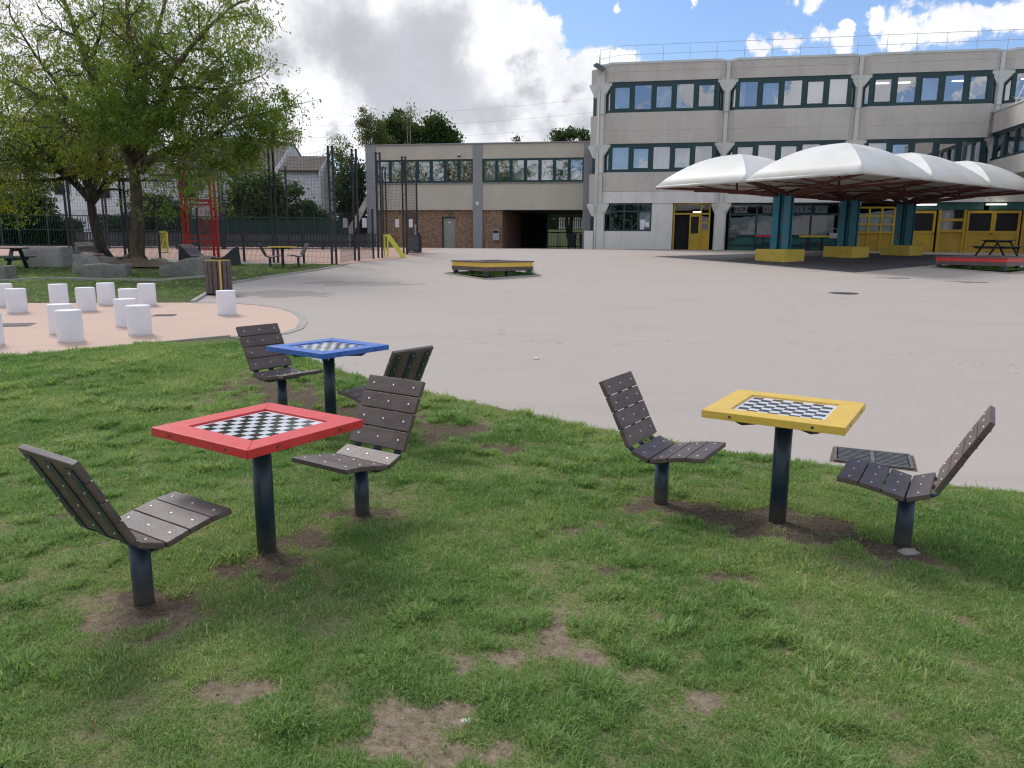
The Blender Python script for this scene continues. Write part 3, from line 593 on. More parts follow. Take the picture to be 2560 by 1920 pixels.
ydoor(BW*2+6.2+.0, 1.35, 2); grid_glazing(BW*3+2.0, BW*3+7.0, ZG-.05, 3.55, 4, [3.0, 2.4], 'yframe', 'glassd', panel_rows=2.4, pm='ypanel', fw=.14)
m = MB()
for s_ in (BW*2+3.4, BW*2+6.9, BW*3+3.2): plan([(s_, .5), (s_, .6), (s_+1.0, .6), (s_+1.0, .5)], 3.78, 3.84, m)
m.build('strip_lamp', 'lamp', SCH)
for a, b, z0, z1 in ((2*BW+.7, 2*BW+1.1, 2.4, 3.2), (2*BW+1.2, 2*BW+1.7, 2.4, 3.2), (2*BW+1.9, 2*BW+2.3, 2.35, 3.1), (3*BW+2.2, 3*BW+3.1, 2.4, 3.4), (3*BW+3.3, 3*BW+4.2, 2.4, 2.9), (2*BW+5.1, 2*BW+5.4, 2.45, 3.4)): curtain(SCH, a, b, -.12, z0, z1, amp=.02)
# roof guard rail
m = MB(); posts = [(.5, -.1), (1.9, -.1)]+[(1.9+1.5*i, -.1) for i in range(1, 22)]
for s_, n_ in [(.35, .0)]+posts[1:]: m.tube([P(s_, n_, ZR-.1), P(s_, n_, ZR+1.02)], 0.013, 5)
m.tube([P(-.3, -.9, ZR-.05), P(-.3, -.9, ZR+1.02)], .018, 5); m.tube([P(-.3, -.5, ZR-.05), P(-.3, -.9, ZR+1.02)], .018, 5); m.tube([P(-.3, -1.3, ZR-.05), P(-.3, -.9, ZR+1.02)], .018, 5)
for z in (ZR+1.0, ZR+.5): m.tube([P(-.3, -.9, z), P(1.0, -.1, z), P(NB*BW, -.1, z)], .012, 5)
m.build('roof_railing', 'steel', SCH)
m = MB(); m.tube([P(25.4, -2, ZR-.2), P(25.4, -2, ZR+1.5)], .03, 6); m.tube([P(23.9, -2, ZR+1.35), P(26.3, -2, ZR+1.75)], .015, 5)
for t in np.linspace(0, 1, 9): m.tube([P(23.9+2.4*t, -2.2, ZR+1.35+.4*t), P(23.9+2.4*t, -1.6, ZR+1.4+.4*t)], .01, 4)
m.tube([P(26.3, -2, ZR+1.4), P(26.5, -2, ZR+2.1)], .012, 4); m.build('roof_aerial', 'steel', SCH)
m = MB(); c_ = Vector(P(-.25, .25, ZR-.18)); m.slab([c_+Vector((-.35, 0, .12)), c_+Vector((.2, -.15, -.2)), c_+Vector((.35, .1, .02)), c_+Vector((-.1, .2, .28))], (.04, -.14, -.16)); m.build('floodlight', 'plank', SCH, bevel=.02)
# --- wing coming towards the camera
WS = 20.99; 
def Q(a, b, z): return P(WS+b, .35+a, z)                # a: out from the facade, b: into the wing
def wplan(pts, z0, z1, m, mi=0): m.prism([Q(a, b, 0)[:2] for a, b in pts], z0, z1, mi)
WR = 8.72; m = MB(); wplan([(-.3, 0), (15, 0), (15, 6), (-.3, 6)], 7.57, WR-.1, m); wplan([(-.3, 0), (15, 0), (15, 6), (-.3, 6)], 5.2, 6.1, m); wing = m.build('wing_wall', 'panel', SCH)
m = MB(); wplan([(-.3, -.05), (15.05, -.05), (15.05, 6), (-.3, 6)], WR-.1, WR, m); m.build('coping', 'coping', wing)
m = MB(); wplan([(-.3, .6), (15, .6), (15, 6), (-.3, 6)], 6.1, 7.57, m); m.build('inner_wall', 'room', wing)
m = MB(); gl = MB(); cu3 = MB()
for z0, z1 in ((6.1, 6.24), (7.4, 7.57)): wplan([(-.2, .1), (15, .1), (15, .25), (-.2, .25)], z0, z1, m)
for i in range(12):
    a = .1+i*1.25; wplan([(a, .08), (a+.14, .08), (a+.14, .25), (a, .25)], 6.24, 7.4, m)
    gl.add([Q(a+.14, .18, 6.24), Q(a+1.25, .18, 6.24), Q(a+1.25, .18, 7.4), Q(a+.14, .18, 7.4)], [(0, 1, 2, 3)])
    if i % 3 != 1:
        pts = [(a+.2+t*.8, .38+.04*math.sin(t*28)) for t in np.linspace(0, 1, 14)]; vs = []
        for u, v in pts: vs += [Q(u, v, 6.15), Q(u, v, 7.5)]
        cu3 = MB(); cu3.add(vs, [(2*j, 2*j+2, 2*j+3, 2*j+1) for j in range(13)], 0, True); cu3.build('curtain', 'curtain', wing)
w_ = m.build('window_band', 'green', wing); gl.build('pane', 'glass', w_); 
m = MB()
for i in range(9):
    a = 1.6+i*1.5; m.tube([Q(a, .25, WR-.02), Q(a+.1, .6, WR+.95)], .035, 6)
for z, b in ((WR+.95, .6), (WR+.5, .43)): m.tube([Q(1.0, b, z), Q(15, b, z)], .022, 6)
m.build('wing_railing', 'paper', wing)
for a in (4.5, 10, 14.7):
    m = MB(); wplan([(a, 2.4), (a+.4, 2.4), (a+.4, 2.8), (a, 2.8)], .9, 5.2, m); m.build('pilotis', 'column', SCH)
# dispensers under the glazing, coloured boards
def box_thing(name, c, d, rz, mat, label, cat, bev=.01, group=None):
    m = MB(); m.box(c, d, rz); o = m.build(name, mat, None, bevel=bev); return tag(o, label, cat, group)
pav = MB(); plan([(-.4, .4), (-.4, 1.5), (BW*2+.3, 1.5), (BW*2+.3, .4)], 1.18, 1.262, pav); tag(pav.build('paved_strip', 'paving'), kind='structure')
def narrow_table(a, b, mat, label):
    c = P((a+b)/2, 1.35, 1.25); t = thing('narrow_table', c, label, 'table', 'narrow tables under the canopy'); w = b-a
    def q(s_, n_, z): return P(s_, n_, z)
    m = MB(); plan([(a, 1.1), (a, 1.6), (b, 1.6), (b, 1.1)], 2.0, 2.1, m); m.build('tabletop', mat, t, bevel=.01)
    for s_ in (a+.4, b-.4):
        m = MB(); plan([(s_-.04, 1.2), (s_-.04, 1.5), (s_+.04, 1.5), (s_+.04, 1.2)], 1.25, 2.0, m); m.build('leg', 'anth', t)
    m = MB(); plan([(a, 1.62), (a, 1.85), (b, 1.85), (b, 1.62)], 1.66, 1.71, m); plan([(a+.4, 1.58), (a+.4, 1.66), (b-.4, 1.66), (b-.4, 1.58)], 1.6, 1.66, m); m.build('bench_board', 'anth', t)
narrow_table(BW+1.9, BW+3.5, 'pinkr', 'raspberry topped narrow table in front of the dark glazing under the canopy')
narrow_table(BW+4.3, BW+5.9, 'yplinth', 'yellow topped narrow table in front of the dark glazing under the canopy')
for s_, mt, lb in ((BW+.75, 'plank', 'dark wall box hanging beside the white concrete column at the dark glazing'), (BW+6.3, 'steel', 'white wall box hanging beside the teal canopy post')):
    t = thing('wall_box', P(s_, .2, 2.0), lb, 'wall box')
    m = MB(); plan([(s_-.22, .14), (s_-.22, .34), (s_+.22, .34), (s_+.22, .14)], 1.95, 2.25, m); m.build('body', mt, t, bevel=.02)
    m = MB(); m.tube([P(s_-.2, .24, 2.25), P(s_-.2, .24, 2.5), P(s_+.2, .24, 2.5), P(s_+.2, .24, 2.25)], .012, 5); m.build('handle', 'steel', t)

# ------------------------------------------------------------------ two storey building on the left
LB = at(921, 622, 52); LC = Vector((LB.x, LB.y)); LE = Vector((math.cos(TH), math.sin(TH)))
RB = at(1476, 622, 49.25); LE = (Vector((RB.x, RB.y))-LC); LL = LE.length; LE.normalize(); LN = Vector((LE.y, -LE.x))
def PL(s_, n_, z): q = LC+LE*s_+LN*n_; return (q.x, q.y, z)
def lplan(pts, z0, z1, m, mi=0): m.prism([PL(a, b, 0)[:2] for a, b in pts], z0, z1, mi)
def lbox(a, b, n0, n1, z0, z1, m, mi=0): lplan([(a, n0), (a, n1), (b, n1), (b, n0)], z0, z1, m, mi)
def sx(px):                                                # distance along the front seen at that column of the photograph
    q = ray(px, 500); t = q[0]/q[1]; return (LC.y*t-LC.x)/(LE.x-LE.y*t)
zr, zt, zb, zs, zg, z0 = 7.86, 6.94, 5.53, 5.38, 3.70, 1.1
ANX = thing('annex_building', (LC.x, LC.y, 1.2), 'low two storey school annex with beige bands, grey pilasters and brown brick ground floor', 'building')
for a, b in ((0, sx(942.6)), (sx(1182.7), sx(1206)), (sx(1457.8), LL)): m = MB(); lbox(a, b, -.2, .06, z0, zr, m); m.build('pilaster', 'gpil', ANX)
m = MB(); lbox(-.01, 0.4, -9, -.2, z0, zr-.004, m); m.build('side_wall', 'gpil', ANX)
BY = [(sx(942.6), sx(1182.7)), (sx(1206), sx(1457.8))]
for a, b in BY:
    for z_, y_ in ((zt, zr-.003), (zg, zs)): m = MB(); lbox(a, b, -.3, 0, z_, y_, m); m.build('beige_wall', 'beige', ANX)
m = MB(); lbox(-.06, LL+.05, -9, .10, zr, zr+.07, m); m.build('roof_edge', 'gpil', ANX)
m = MB()
for a, b in BY: lbox(a, b, -.2, .06, zs-.02, zs+.07, m)
m.build('window_sill', 'stone', ANX)
m = MB(); lbox(.1, LL-.1, -1.6, -1.5, zs, zt+.1, m); lbox(.1, LL-.1, -9, -.3, zg+.02, zs, m); m.build('inner_wall', 'room', ANX)
for bi, (a, b) in enumerate(BY):
    fr = MB(); gl = MB(); w = (b-a)/7
    lbox(a, b, -.18, -.04, zs+.07, zs+.19, fr); lbox(a, b, -.18, -.04, zt-.12, zt-.002, fr)
    for i in range(8): lbox(max(a, a+i*w-.1), min(b, a+i*w+.1), -.18, -.035, zs+.19, zt-.12, fr)
    gl.add([PL(a, -.1, zs+.1), PL(b, -.1, zs+.1), PL(b, -.1, zt), PL(a, -.1, zt)], [(0, 1, 2, 3)])
    w_ = fr.build('window', 'green', ANX); gl.build('pane', 'glass', w_)
    def cur_(lo, hi, mt):
        m = MB(); ss = np.linspace(lo, hi, max(4, int((hi-lo)/.07))); vs = []
        for i, s_ in enumerate(ss): o_ = -.4+.05*math.sin(i*2.1); vs += [PL(s_, o_, zs+.1), PL(s_, o_, zt)]
        m.add(vs, [(2*i, 2*i+2, 2*i+3, 2*i+1) for i in range(len(ss)-1)], 0, True); m.build('curtain', mt, w_)
    if bi == 0: cur_(b-.45, b-.2, 'redcurtain')
    else:
        cur_(a+.1, a+.9, 'curtain'); cur_(a+w*2.2, a+w*2.9, 'curtain'); cur_(a+w*4.2, a+w*4.9, 'curtain'); cur_(a+w*5.55, a+w*5.9, 'curtain'); cur_(a+w*2.95, a+w*3.02, 'redcurtain'); cur_(a+w*5.45, a+w*5.52, 'redcurtain')
        m = MB(); lbox(a+w*6.2, a+w*6.8, -.3, -.29, zs+.35, zt-.3, m); m.build('poster', 'paper', w_)
m = MB(); pa = sx(1255)
d0, d1 = sx(1103.5), sx(1135.5)
lbox(BY[0][0], d0, -.4, -.22, z0, zg, m); lbox(d1, BY[0][1], -.4, -.22, z0, zg, m); lbox(d0, d1, -.4, -.22, 3.22, zg, m)
lbox(BY[1][0], pa, -.4, -.12, z0, zg, m); lbox(pa-.25, pa, -8.6, -.4, z0, zg, m); m.build('brick_wall', 'brick', ANX, uv=True)
m = MB(); lbox(d0, d1, -.36, -.3, z0, 3.22, m); dd = m.build('door', 'doorg', ANX)
m = MB(); lbox(d0-.03, d0+.04, -.32, -.2, z0, 3.26, m); lbox(d0-.03, d1, -.32, -.2, 3.2, 3.27, m); m.build('door_frame', 'ink', dd)
m = MB(); lbox(d1-.15, d1-.05, -.28, -.24, 2.05, 2.15, m); m.build('handle', 'steel', dd)
m = MB(); c_ = (d0+d1)/2; lbox(c_-.05, c_+.12, -.3, -.285, 2.85, 2.95, m); m.build('door_number_plate', 'paper', dd)
# the covered passage with its gate, and the lawn seen beyond
m = MB(); lbox(pa, LL-.2, -8.6, -.3, zg-.04, zg+.018, m); lbox(pa, pa+1.9, -8.5, -7.5, z0, zg-.05, m); m.build('passage_ceiling', 'dark', ANX)
m = MB(); lbox(BY[0][0], pa, -8.8, -8.6, z0, zr, m); lbox(pa, LL, -8.8, -8.6, zg, zr, m); lbox(LL-.2, LL, -8.6, -.2, z0, zg, m); m.build('rear_wall', 'gpil', ANX)
pl_a, pl_b = pa+1.9, LL-.2
gt = thing('passage_gate', PL((pl_a+pl_b)/2, -7.6, 1.2), 'dark barred gate closing the covered passage of the annex', 'gate')
m = MB(); s_ = pl_a
while s_ < pl_b: lbox(s_, s_+.025, -7.62, -7.6, 1.25, zg-.1, m); s_ += .13
m.build('bars', 'anth', gt)
m = MB()
for z in (1.3, 2.35, 3.25, 3.45): lbox(pl_a, pl_b, -7.64, -7.58, z, z+.06, m)
for s_ in (pl_a, (pl_a+pl_b)/2, pl_b-.08): lbox(s_, s_+.08, -7.66, -7.56, 1.2, zg-.06, m)
m.build('gate_frame', 'anth', gt)
m = MB(); lbox(pl_a+.3, pl_a+.7, -7.55, -7.54, 3.3, 3.42, m); m.build('paper_sheet', 'paper', gt)
q0, q1, q2, q3 = [PL(a, b, 0) for a, b in ((pa-6, -11), (LL+4, -11), (LL+4, -22), (pa-6, -22))]
m = MB(); m.add([PL(pa-4, -9.5, 1.22), PL(LL+5, -9.5, 1.22), PL(LL+5, -19, 2.75), PL(pa-4, -19, 2.75), PL(LL+5, -40, 2.8), PL(pa-4, -40, 2.8)], [(0, 1, 2, 3), (3, 2, 4, 5)]); tag(m.build('rear_bank', 'thatch'), kind='structure')
t = thing('slatted_fence', PL(12, -20, 2.7), 'pale slatted fence glimpsed far behind the passage gate', 'fence')
m = MB()
for i in range(16): lbox(10.6+i*.2, 10.6+i*.2+.1, -20, -19.95, 2.8, 3.85, m)
m.build('slat_panel', 'whitewall', t); m = MB(); lbox(10.5, 14, -20.1, -20.05, 2.9, 3.0, m); lbox(10.5, 14, -20.1, -20.05, 3.6, 3.7, m); m.build('rail', 'steel', t)
def barrier(s_, n_, lb):
    t = thing('crowd_barrier', PL(s_, n_, 1.22), lb, 'barrier', 'barriers in the passage')
    m = MB(); m.tube([PL(s_, n_, 1.35), PL(s_, n_, 2.3), PL(s_+1.5, n_+.2, 2.3), PL(s_+1.5, n_+.2, 1.35), PL(s_, n_, 1.35)], .02, 5)
    for k in range(1, 12): m.tube([PL(s_+k*.125, n_+k*.0166, 1.35), PL(s_+k*.125, n_+k*.0166, 2.3)], .008, 4)
    m.build('frame', 'anth', t)
    for k in (0.2, 1.3):
        m = MB(); m.tube([PL(s_+k, n_-.25, 1.22), PL(s_+k, n_+.1, 1.42), PL(s_+k, n_+.4, 1.22)], .018, 5); m.build('foot', 'anth', t)
barrier(pl_a-.1, -4.6, 'dark crowd barrier standing left in the covered passage'); barrier(pl_a+1.1, -5.6, 'dark crowd barrier standing behind the first one in the passage')
def bin_(s_, n_, lb):
    t = thing('wheelie_bin', PL(s_, n_, 1.2), lb, 'bin'); m = MB(); L_ = [PL(s_+a, n_+b, 1.3) for a, b in ((-.24, .26), (.24, .26), (.24, -.26), (-.24, -.26))]; H_ = [PL(s_+a, n_+b, 2.15) for a, b in ((-.3, .33), (.3, .33), (.3, -.33), (-.3, -.33))]
    m.hexa(L_+H_); m.build('body', 'anth', t, bevel=.02); m = MB(); lplan([(s_-.33, n_-.36), (s_-.33, n_+.38), (s_+.33, n_+.38), (s_+.33, n_-.36)], 2.155, 2.24, m); m.build('lid', 'navy', t, bevel=.02)
    for a in (-.26, .26):
        m = MB(); m.tube([PL(s_+a-.03, n_-.28, 1.3), PL(s_+a+.03, n_-.28, 1.3)], .1, 10); m.build('wheel', 'ink', t)
bin_(LL-1.6, -3.6, 'black wheelie bin in the passage, the one farther from the pilaster'); bin_(LL-.75, -3.5, 'black wheelie bin in the passage close to the right pilaster')
# things on the annex front
ds = thing('wall_dispenser', PL(sx(1240), 0, 2), 'grey and black dispenser box hanging on the brick wall beside the passage', 'dispenser')
a, b = sx(1232.5), sx(1248.5); m = MB(); lbox(a, b, -.12, .12, 1.75, 2.2, m); m.build('body', 'steel', ds, bevel=.02)
m = MB(); lbox(a+.04, b-.04, -.1, .13, 2.21, 2.38, m); m.build('opening', 'ink', ds); m = MB(); lbox(a, b, -.12, .11, 2.39, 2.44, m); lbox(a, a+.035, -.12, .11, 2.2, 2.39, m); lbox(b-.035, b, -.12, .11, 2.2, 2.39, m); m.build('hood', 'steel', ds)
t = thing('alarm_box', PL(sx(1194.5), .06, 4.1), 'small white alarm box on the middle grey pilaster of the annex', 'alarm box'); a = sx(1194.5)
m = MB(); lbox(a-.11, a+.11, .06, .14, 3.98, 4.22, m); m.build('case', 'paper', t, bevel=.02); m = MB(); lbox(a+.01, a+.07, .14, .15, 4.05, 4.1, m); m.build('grille', 'plank', t)
t = thing('security_camera', PL(sx(1149), .1, 7.15), 'small white dome camera above the left row of annex windows', 'camera'); a = sx(1149)
m = MB(); m.lathe(PL(a, .12, 7.15), [(.1, 0), (.1, .08), (.06, .12)], 12); m.build('case', 'paper', t); m = MB(); m.lathe(PL(a, .12, 7.05), [(.02, 0), (.07, .03), (.08, .1)], 12); m.build('lens', 'ink', t)
t = thing('wall_lamp', PL(sx(1123), -.1, 3.5), 'dark bulkhead lamp over the grey green door', 'lamp'); a = sx(1123)
m = MB(); lbox(a-.12, a+.12, -.22, -.02, 3.42, 3.58, m); m.build('case', 'plank', t, bevel=.03)
# outside stair with solid parapet on the annex's left end
st = thing('outside_stair', at(870, 600, 52.5), 'outside concrete stair with sloping solid parapet at the left end of the annex', 'stair')
m = MB(); pp = [at(858, 620, 52), at(858, 590, 52), at(925, 476, 52), at(925, 500, 52), at(875, 598, 52), at(875, 620, 52)]; m.slab(pp, (0, .25, 0)); m.build('parapet', 'beige', st)
m = MB()
for i in range(14):
    a = at(866+i*4.3, 620, 52.4); z = 1.25+i*.27; m.box((a.x, 53.2, z), (.32, 1.4, .12))
m.build('steps', 'stone', st); m = MB(); p_ = at(880, 600, 53.9); m.box((p_.x+.6, 53.95, 2.2), (2.2, .1, 2.4)); m.build('rear_panel', 'dark', st)

# ------------------------------------------------------------------ membrane canopy
cc = CP(1, 1.5); CAN = thing('membrane_canopy', (cc.x, cc.y, 1.1), 'white domed fabric canopy on paired teal posts with yellow plinths', 'canopy')
HD = 1.3
for i in range(2):
    for j in range(3):
        m = MB(); n = 16; vs = []; fs = []
        for a in range(n+1):
            for b in range(n+1):
                u, v = a/n, b/n; q = CP(i+u, j+v)
                # four curved facets meeting along the diagonals
                e_ = 1-max(abs(2*u-1), abs(2*v-1)); z = HD*math.sin(e_**.9*math.pi/2)**.95 if e_ > 0 else 0
                tt = min(abs(2*u-1), abs(2*v-1))
                z -= .05*e_*(1-e_)*4*(1-abs(abs(2*u-1)-abs(2*v-1)))*0
                vs.append((q.x, q.y, EZ+z))
        for a in range(n):
            for b in range(n):
                k = a*(n+1)+b; quad = (k, k+n+1, k+n+2, k+1)
                if (a < n/2) == (b < n/2): fs += [(quad[0], quad[1], quad[2]), (quad[0], quad[2], quad[3])]
                else: fs += [(quad[0], quad[1], quad[3]), (quad[1], quad[2], quad[3])]
        m.add(vs, fs, 0, True); o = m.build('roof_membrane', 'membrane', CAN)
        md = o.modifiers.new('thick', 'SOLIDIFY'); md.thickness = .02; md.offset = -1
        me = o.data; bm = bmesh.new(); bm.from_mesh(me)
        for e_ in bm.edges:
            if len(e_.link_faces) == 2:
                c_ = (e_.verts[0].co+e_.verts[1].co)/2+wl(CAN); w_ = Vector((c_.x, c_.y))-CP(i, j); u = w_.dot(cu)/AL; v = w_.dot(cv)/BL
                if abs(abs(2*u-1)-abs(2*v-1)) < .01: e_.smooth = False
        bm.to_mesh(me); bm.free()
        ed = MB(); ring = [CP(i, j), CP(i+1, j), CP(i+1, j+1), CP(i, j+1), CP(i, j)]
        ed.tube([(q.x, q.y, EZ-.04) for q in ring], .055, 6); ed.build('edge_tube', 'edge', CAN)
rb = MB()
for j in range(3):
    q = CP(1, j+.5); zt_ = EZ-.42
    for i, sg in ((0, -1), (1, 1)):
        base = q+cu*sg*.26
        for tgt in ((CP(i, j), CP(i+1, j), CP(i+1, j+1), CP(i, j+1))):
            rb.bar((base.x, base.y, zt_-.06), (base.x*.5+tgt.x*.5, base.y*.5+tgt.y*.5, EZ-.2), .1, .15); rb.bar((base.x*.5+tgt.x*.5, base.y*.5+tgt.y*.5, EZ-.2), (tgt.x, tgt.y, EZ-.06), .08, .1)
            mid = base*.55+tgt*.45
        c_ = CP(i+.5, j+.5)
        for t0, t1 in ((CP(i+.5, j), CP(i+.5, j+1)), (CP(i, j+.5), CP(i+1, j+.5))): rb.tube([(t0.x, t0.y, EZ-.1), (c_.x, c_.y, EZ-.25), (t1.x, t1.y, EZ-.1)], .035, 5)
        rb.tube([(c_.x, c_.y, EZ-.3), (c_.x, c_.y, EZ+HD-.1)], .05, 6)
        for t0 in (.25, .75): a = CP(i+t0, j); b = CP(i+t0, j+1); rb.tube([(a.x, a.y, EZ-.12), (b.x, b.y, EZ-.12)], .02, 4)
rb.build('roof_truss', 'rust', CAN)
for j in range(3):
    q = CP(1, j+.5)
    for sg in (-1, 1):
        c_ = q+cu*sg*.26; m = MB()
        for du, dv, w1, w2 in ((0, .10, .30, .03), (0, -.10, .30, .03), (0, 0, .03, .18)):   # H section
            cc_ = c_+cu*du+cv*dv; m.box((cc_.x, cc_.y, (EZ-.4+1.1)/2), (w1, w2, EZ-.4-1.1), AT)
        m.build('post', 'teal', CAN)
    m = MB(); c_ = q; m.tube([(c_.x, c_.y, 1.2), (c_.x, c_.y, EZ-.4)], .05, 8); m.build('rain_pipe', 'teal', CAN)
    m = MB(); gg = g(q.y); m.box((q.x, q.y, gg+.17), (1.38, 1.38, .60), AT); m.build('plinth', 'yplinth', CAN, bevel=.02)

# ------------------------------------------------------------------ planter benches
def planter(name, corner, dx, side, mat, label, H=.47):
    px_, py_ = corner; a = math.atan2(dx[1], dx[0]); u = Vector((math.cos(a), math.sin(a))); v = Vector((-math.sin(a), math.cos(a)))
    c0 = Vector((px_, py_)); cen = c0+u*side/2+v*side/2; zb_ = g(cen.y)-.02; T = thing(name, (cen.x, cen.y, zb_), label, 'planter bench', 'square planter benches in the yard')
    def X(s_, t_, z): q = c0+u*s_+v*t_; return (q.x, q.y, zb_+z)
    ri = side*.30
    m = MB()        # radial top boards laid across the rim
    n = int(side/.125)
    for k in range(n):
        a0 = k*side/n+.004; a1 = (k+1)*side/n-.004
        for mode in range(4):
            i0 = max(0, 0); d_ = min(ri, min((a0+a1)/2, side-(a0+a1)/2)+0)
            if d_ < .03: continue
            if mode == 0: pts = [(a0, 0), (a1, 0), (a1, d_), (a0, d_)]
            elif mode == 1: pts = [(a0, side-d_), (a1, side-d_), (a1, side), (a0, side)]
            elif mode == 2: pts = [(0, a0), (d_, a0), (d_, a1), (0, a1)]
            else: pts = [(side-d_, a0), (side, a0), (side, a1), (side-d_, a1)]
            dz_ = .0 if mode < 2 else -.002
            m.hexa([X(p[0], p[1], H-.035+dz_) for p in pts]+[X(p[0], p[1], H+dz_) for p in pts])
    m.build('seat_boards', 'slat', T)
    for nm, mt, z0, z1, ins in (('upper_fascia', mat, H-.17, H-.037, .03), ('lower_fascia', 'slat', H-.30, H-.175, .024)):
        m = MB(); L_ = side-ins
        for (p, q, r, s) in (((ins, ins), (L_, ins), (L_, ins+.035), (ins, ins+.035)), ((ins, L_-.035), (L_, L_-.035), (L_, L_), (ins, L_)), ((ins, ins+.036), (ins+.035, ins+.036), (ins+.035, L_-.036), (ins, L_-.036)), ((L_-.035, ins+.036), (L_, ins+.036), (L_, L_-.036), (L_-.035, L_-.036))):
            m.hexa([X(*k_, z0) for k_ in (p, q, r, s)]+[X(*k_, z1) for k_ in (p, q, r, s)])
        m.build(nm, mt, T)
    nn = max(2, int(round(side/1.0))+1)
    for i in range(nn):
        for j in range(nn):
            if 0 < i < nn-1 and 0 < j < nn-1: continue
            s_ = .06+(side-.24)*i/(nn-1); t_ = .06+(side-.24)*j/(nn-1); m = MB()
            m.hexa([X(s_, t_, 0), X(s_+.12, t_, 0), X(s_+.12, t_+.12, 0), X(s_, t_+.12, 0), X(s_, t_, H-.06), X(s_+.12, t_, H-.06), X(s_+.12, t_+.12, H-.06), X(s_, t_+.12, H-.06)]); m.build('leg', 'anth', T)
    pl = [X(p, q, 0)[:2] for p, q in ((-.1, -.1), (side+.1, -.1), (side+.1, side+.1), (-.1, side+.1))]
    kb = [X(p, q, 0) for p, q in ((-.13, -.13), (side+.13, -.13), (side+.13, side+.13), (-.13, side+.13), (-.13, -.13))]
    sheet('planter_soil', pl, .015, 'thatch'); kerb('kerb', kb, .05, .04)
    # weeds growing under it
    m = MB(); rr = []
    for k in range(2600):
        s_, t_ = random.uniform(0, side), random.uniform(0, side); w = .012; h = random.uniform(.04, .13)
        if min(s_, t_, side-s_, side-t_) < .05: h *= .6
        q = Vector(X(s_, t_, .03)); a_ = random.uniform(0, 6.3); dq = Vector((math.cos(a_), math.sin(a_), 0)); lean = Vector((random.uniform(-.04, .04), random.uniform(-.04, .04), h))
        m.add([q-dq*w, q+dq*w, q+lean], [(0, 1, 2)])
    if mat == 'yellow':
        for k in range(160):
            q = Vector(X(side-.25+random.gauss(0, .09), -.02+random.gauss(0, .08), .04+abs(random.gauss(0, .09)))); a_ = Vector((random.gauss(0, 1), random.gauss(0, 1), random.gauss(0, .6))).normalized(); b_ = a_.orthogonal().normalized()
            m.add([q, q+a_*.03+b_*.02, q+a_*.07, q+a_*.03-b_*.02], [(0, 1, 2, 3)])
    tag(m.build('weeds', 'grass', None), 'green weeds growing under the %s planter bench' % mat, 'weeds', kind='stuff')
    return T
planter('planter_bench', (-.84, 23.2), (1.54, 1.18), 1.94, 'yellow', 'square brown and yellow planter bench standing alone in the yard')
planter('planter_bench', (17.0, 26.1), (.8, .6), 2.41, 'red', 'wide square brown and red planter bench at the right edge of the yard')

# ------------------------------------------------------------------ chess tables and chairs
def make_table(mat, label):
    T = thing('chess_table', (0, 0, 0), label, 'chess table', 'chess tables')
    a, b, w, h, zt_ = .3815, .3685, .127, .044, .72
    oc = [(-a, -b), (a, -b), (a, b), (-a, b)]; ic = [(-a+w, -b+w), (a-w, -b+w), (a-w, b-w), (-a+w, b-w)]
    m = MB()
    for k in range(4):
        k2 = (k+1) % 4; sh = .0006; pts = [oc[k], oc[k2], ic[k2], ic[k]]
        cx = sum(p[0] for p in pts)/4; cy = sum(p[1] for p in pts)/4; pts = [(p[0]+(cx-p[0])*.002, p[1]+(cy-p[1])*.002) for p in pts]
        m.prism(pts, zt_-h, zt_)
    fr = m.build('frame', mat, T, bevel=.003)
    for sx_, sy_, dx, dy in ((-.22, -b, 0, -1), (.22, -b, 0, -1), (-.22, b, 0, 1), (.22, b, 0, 1), (-a, -.2, -1, 0), (-a, .2, -1, 0), (a, -.2, 1, 0), (a, .2, 1, 0)):
        mm = MB(); mm.tube([(sx_-dx*.01, sy_-dy*.01, zt_-h/2), (sx_+dx*.0015, sy_+dy*.0015, zt_-h/2)], .008, 10); mm.build('screw', 'iron', fr)
    m = MB(); bx, by = a-w, b-w; m.box((0, 0, zt_-.02), (2*bx-.001, 2*by-.001, .016)); mg = .02; cx = (2*bx-2*mg)/8; cy = (2*by-2*mg)/8; zz = zt_-.0112
    for i in range(8):
        for j in range(8):
            if (i+j) % 2: x0_ = -bx+mg+i*cx; y0_ = -by+mg+j*cy; m.add([(x0_, y0_, zz), (x0_+cx, y0_, zz), (x0_+cx, y0_+cy, zz), (x0_, y0_+cy, zz)], [(0, 1, 2, 3)], 1)
    m.build('chessboard', ['white_sq', 'black_sq'], T)
    m = MB(); m.lathe((0, 0, -.05), [(.05, 0), (.05, .69)], 28); m.lathe((0, 0, .0), [(.056, .0), (.056, .0)], 3); m.build('post', 'navy', T)
    m = MB()
    for ang in (math.pi/4, 3*math.pi/4):
        L_ = .30; c, s = math.cos(ang), math.sin(ang)
        L_ = .37; prof = [(-L_, .675), (-L_+.08, .625), (L_-.08, .625), (L_, .675)]
        m.slab([(c*x-s*-.025, s*x+c*-.025, z) for x, z in prof], (-s*.05, c*.05, 0))
    m.build('support_bracket', 'navy', T, bevel=.002)
    return T
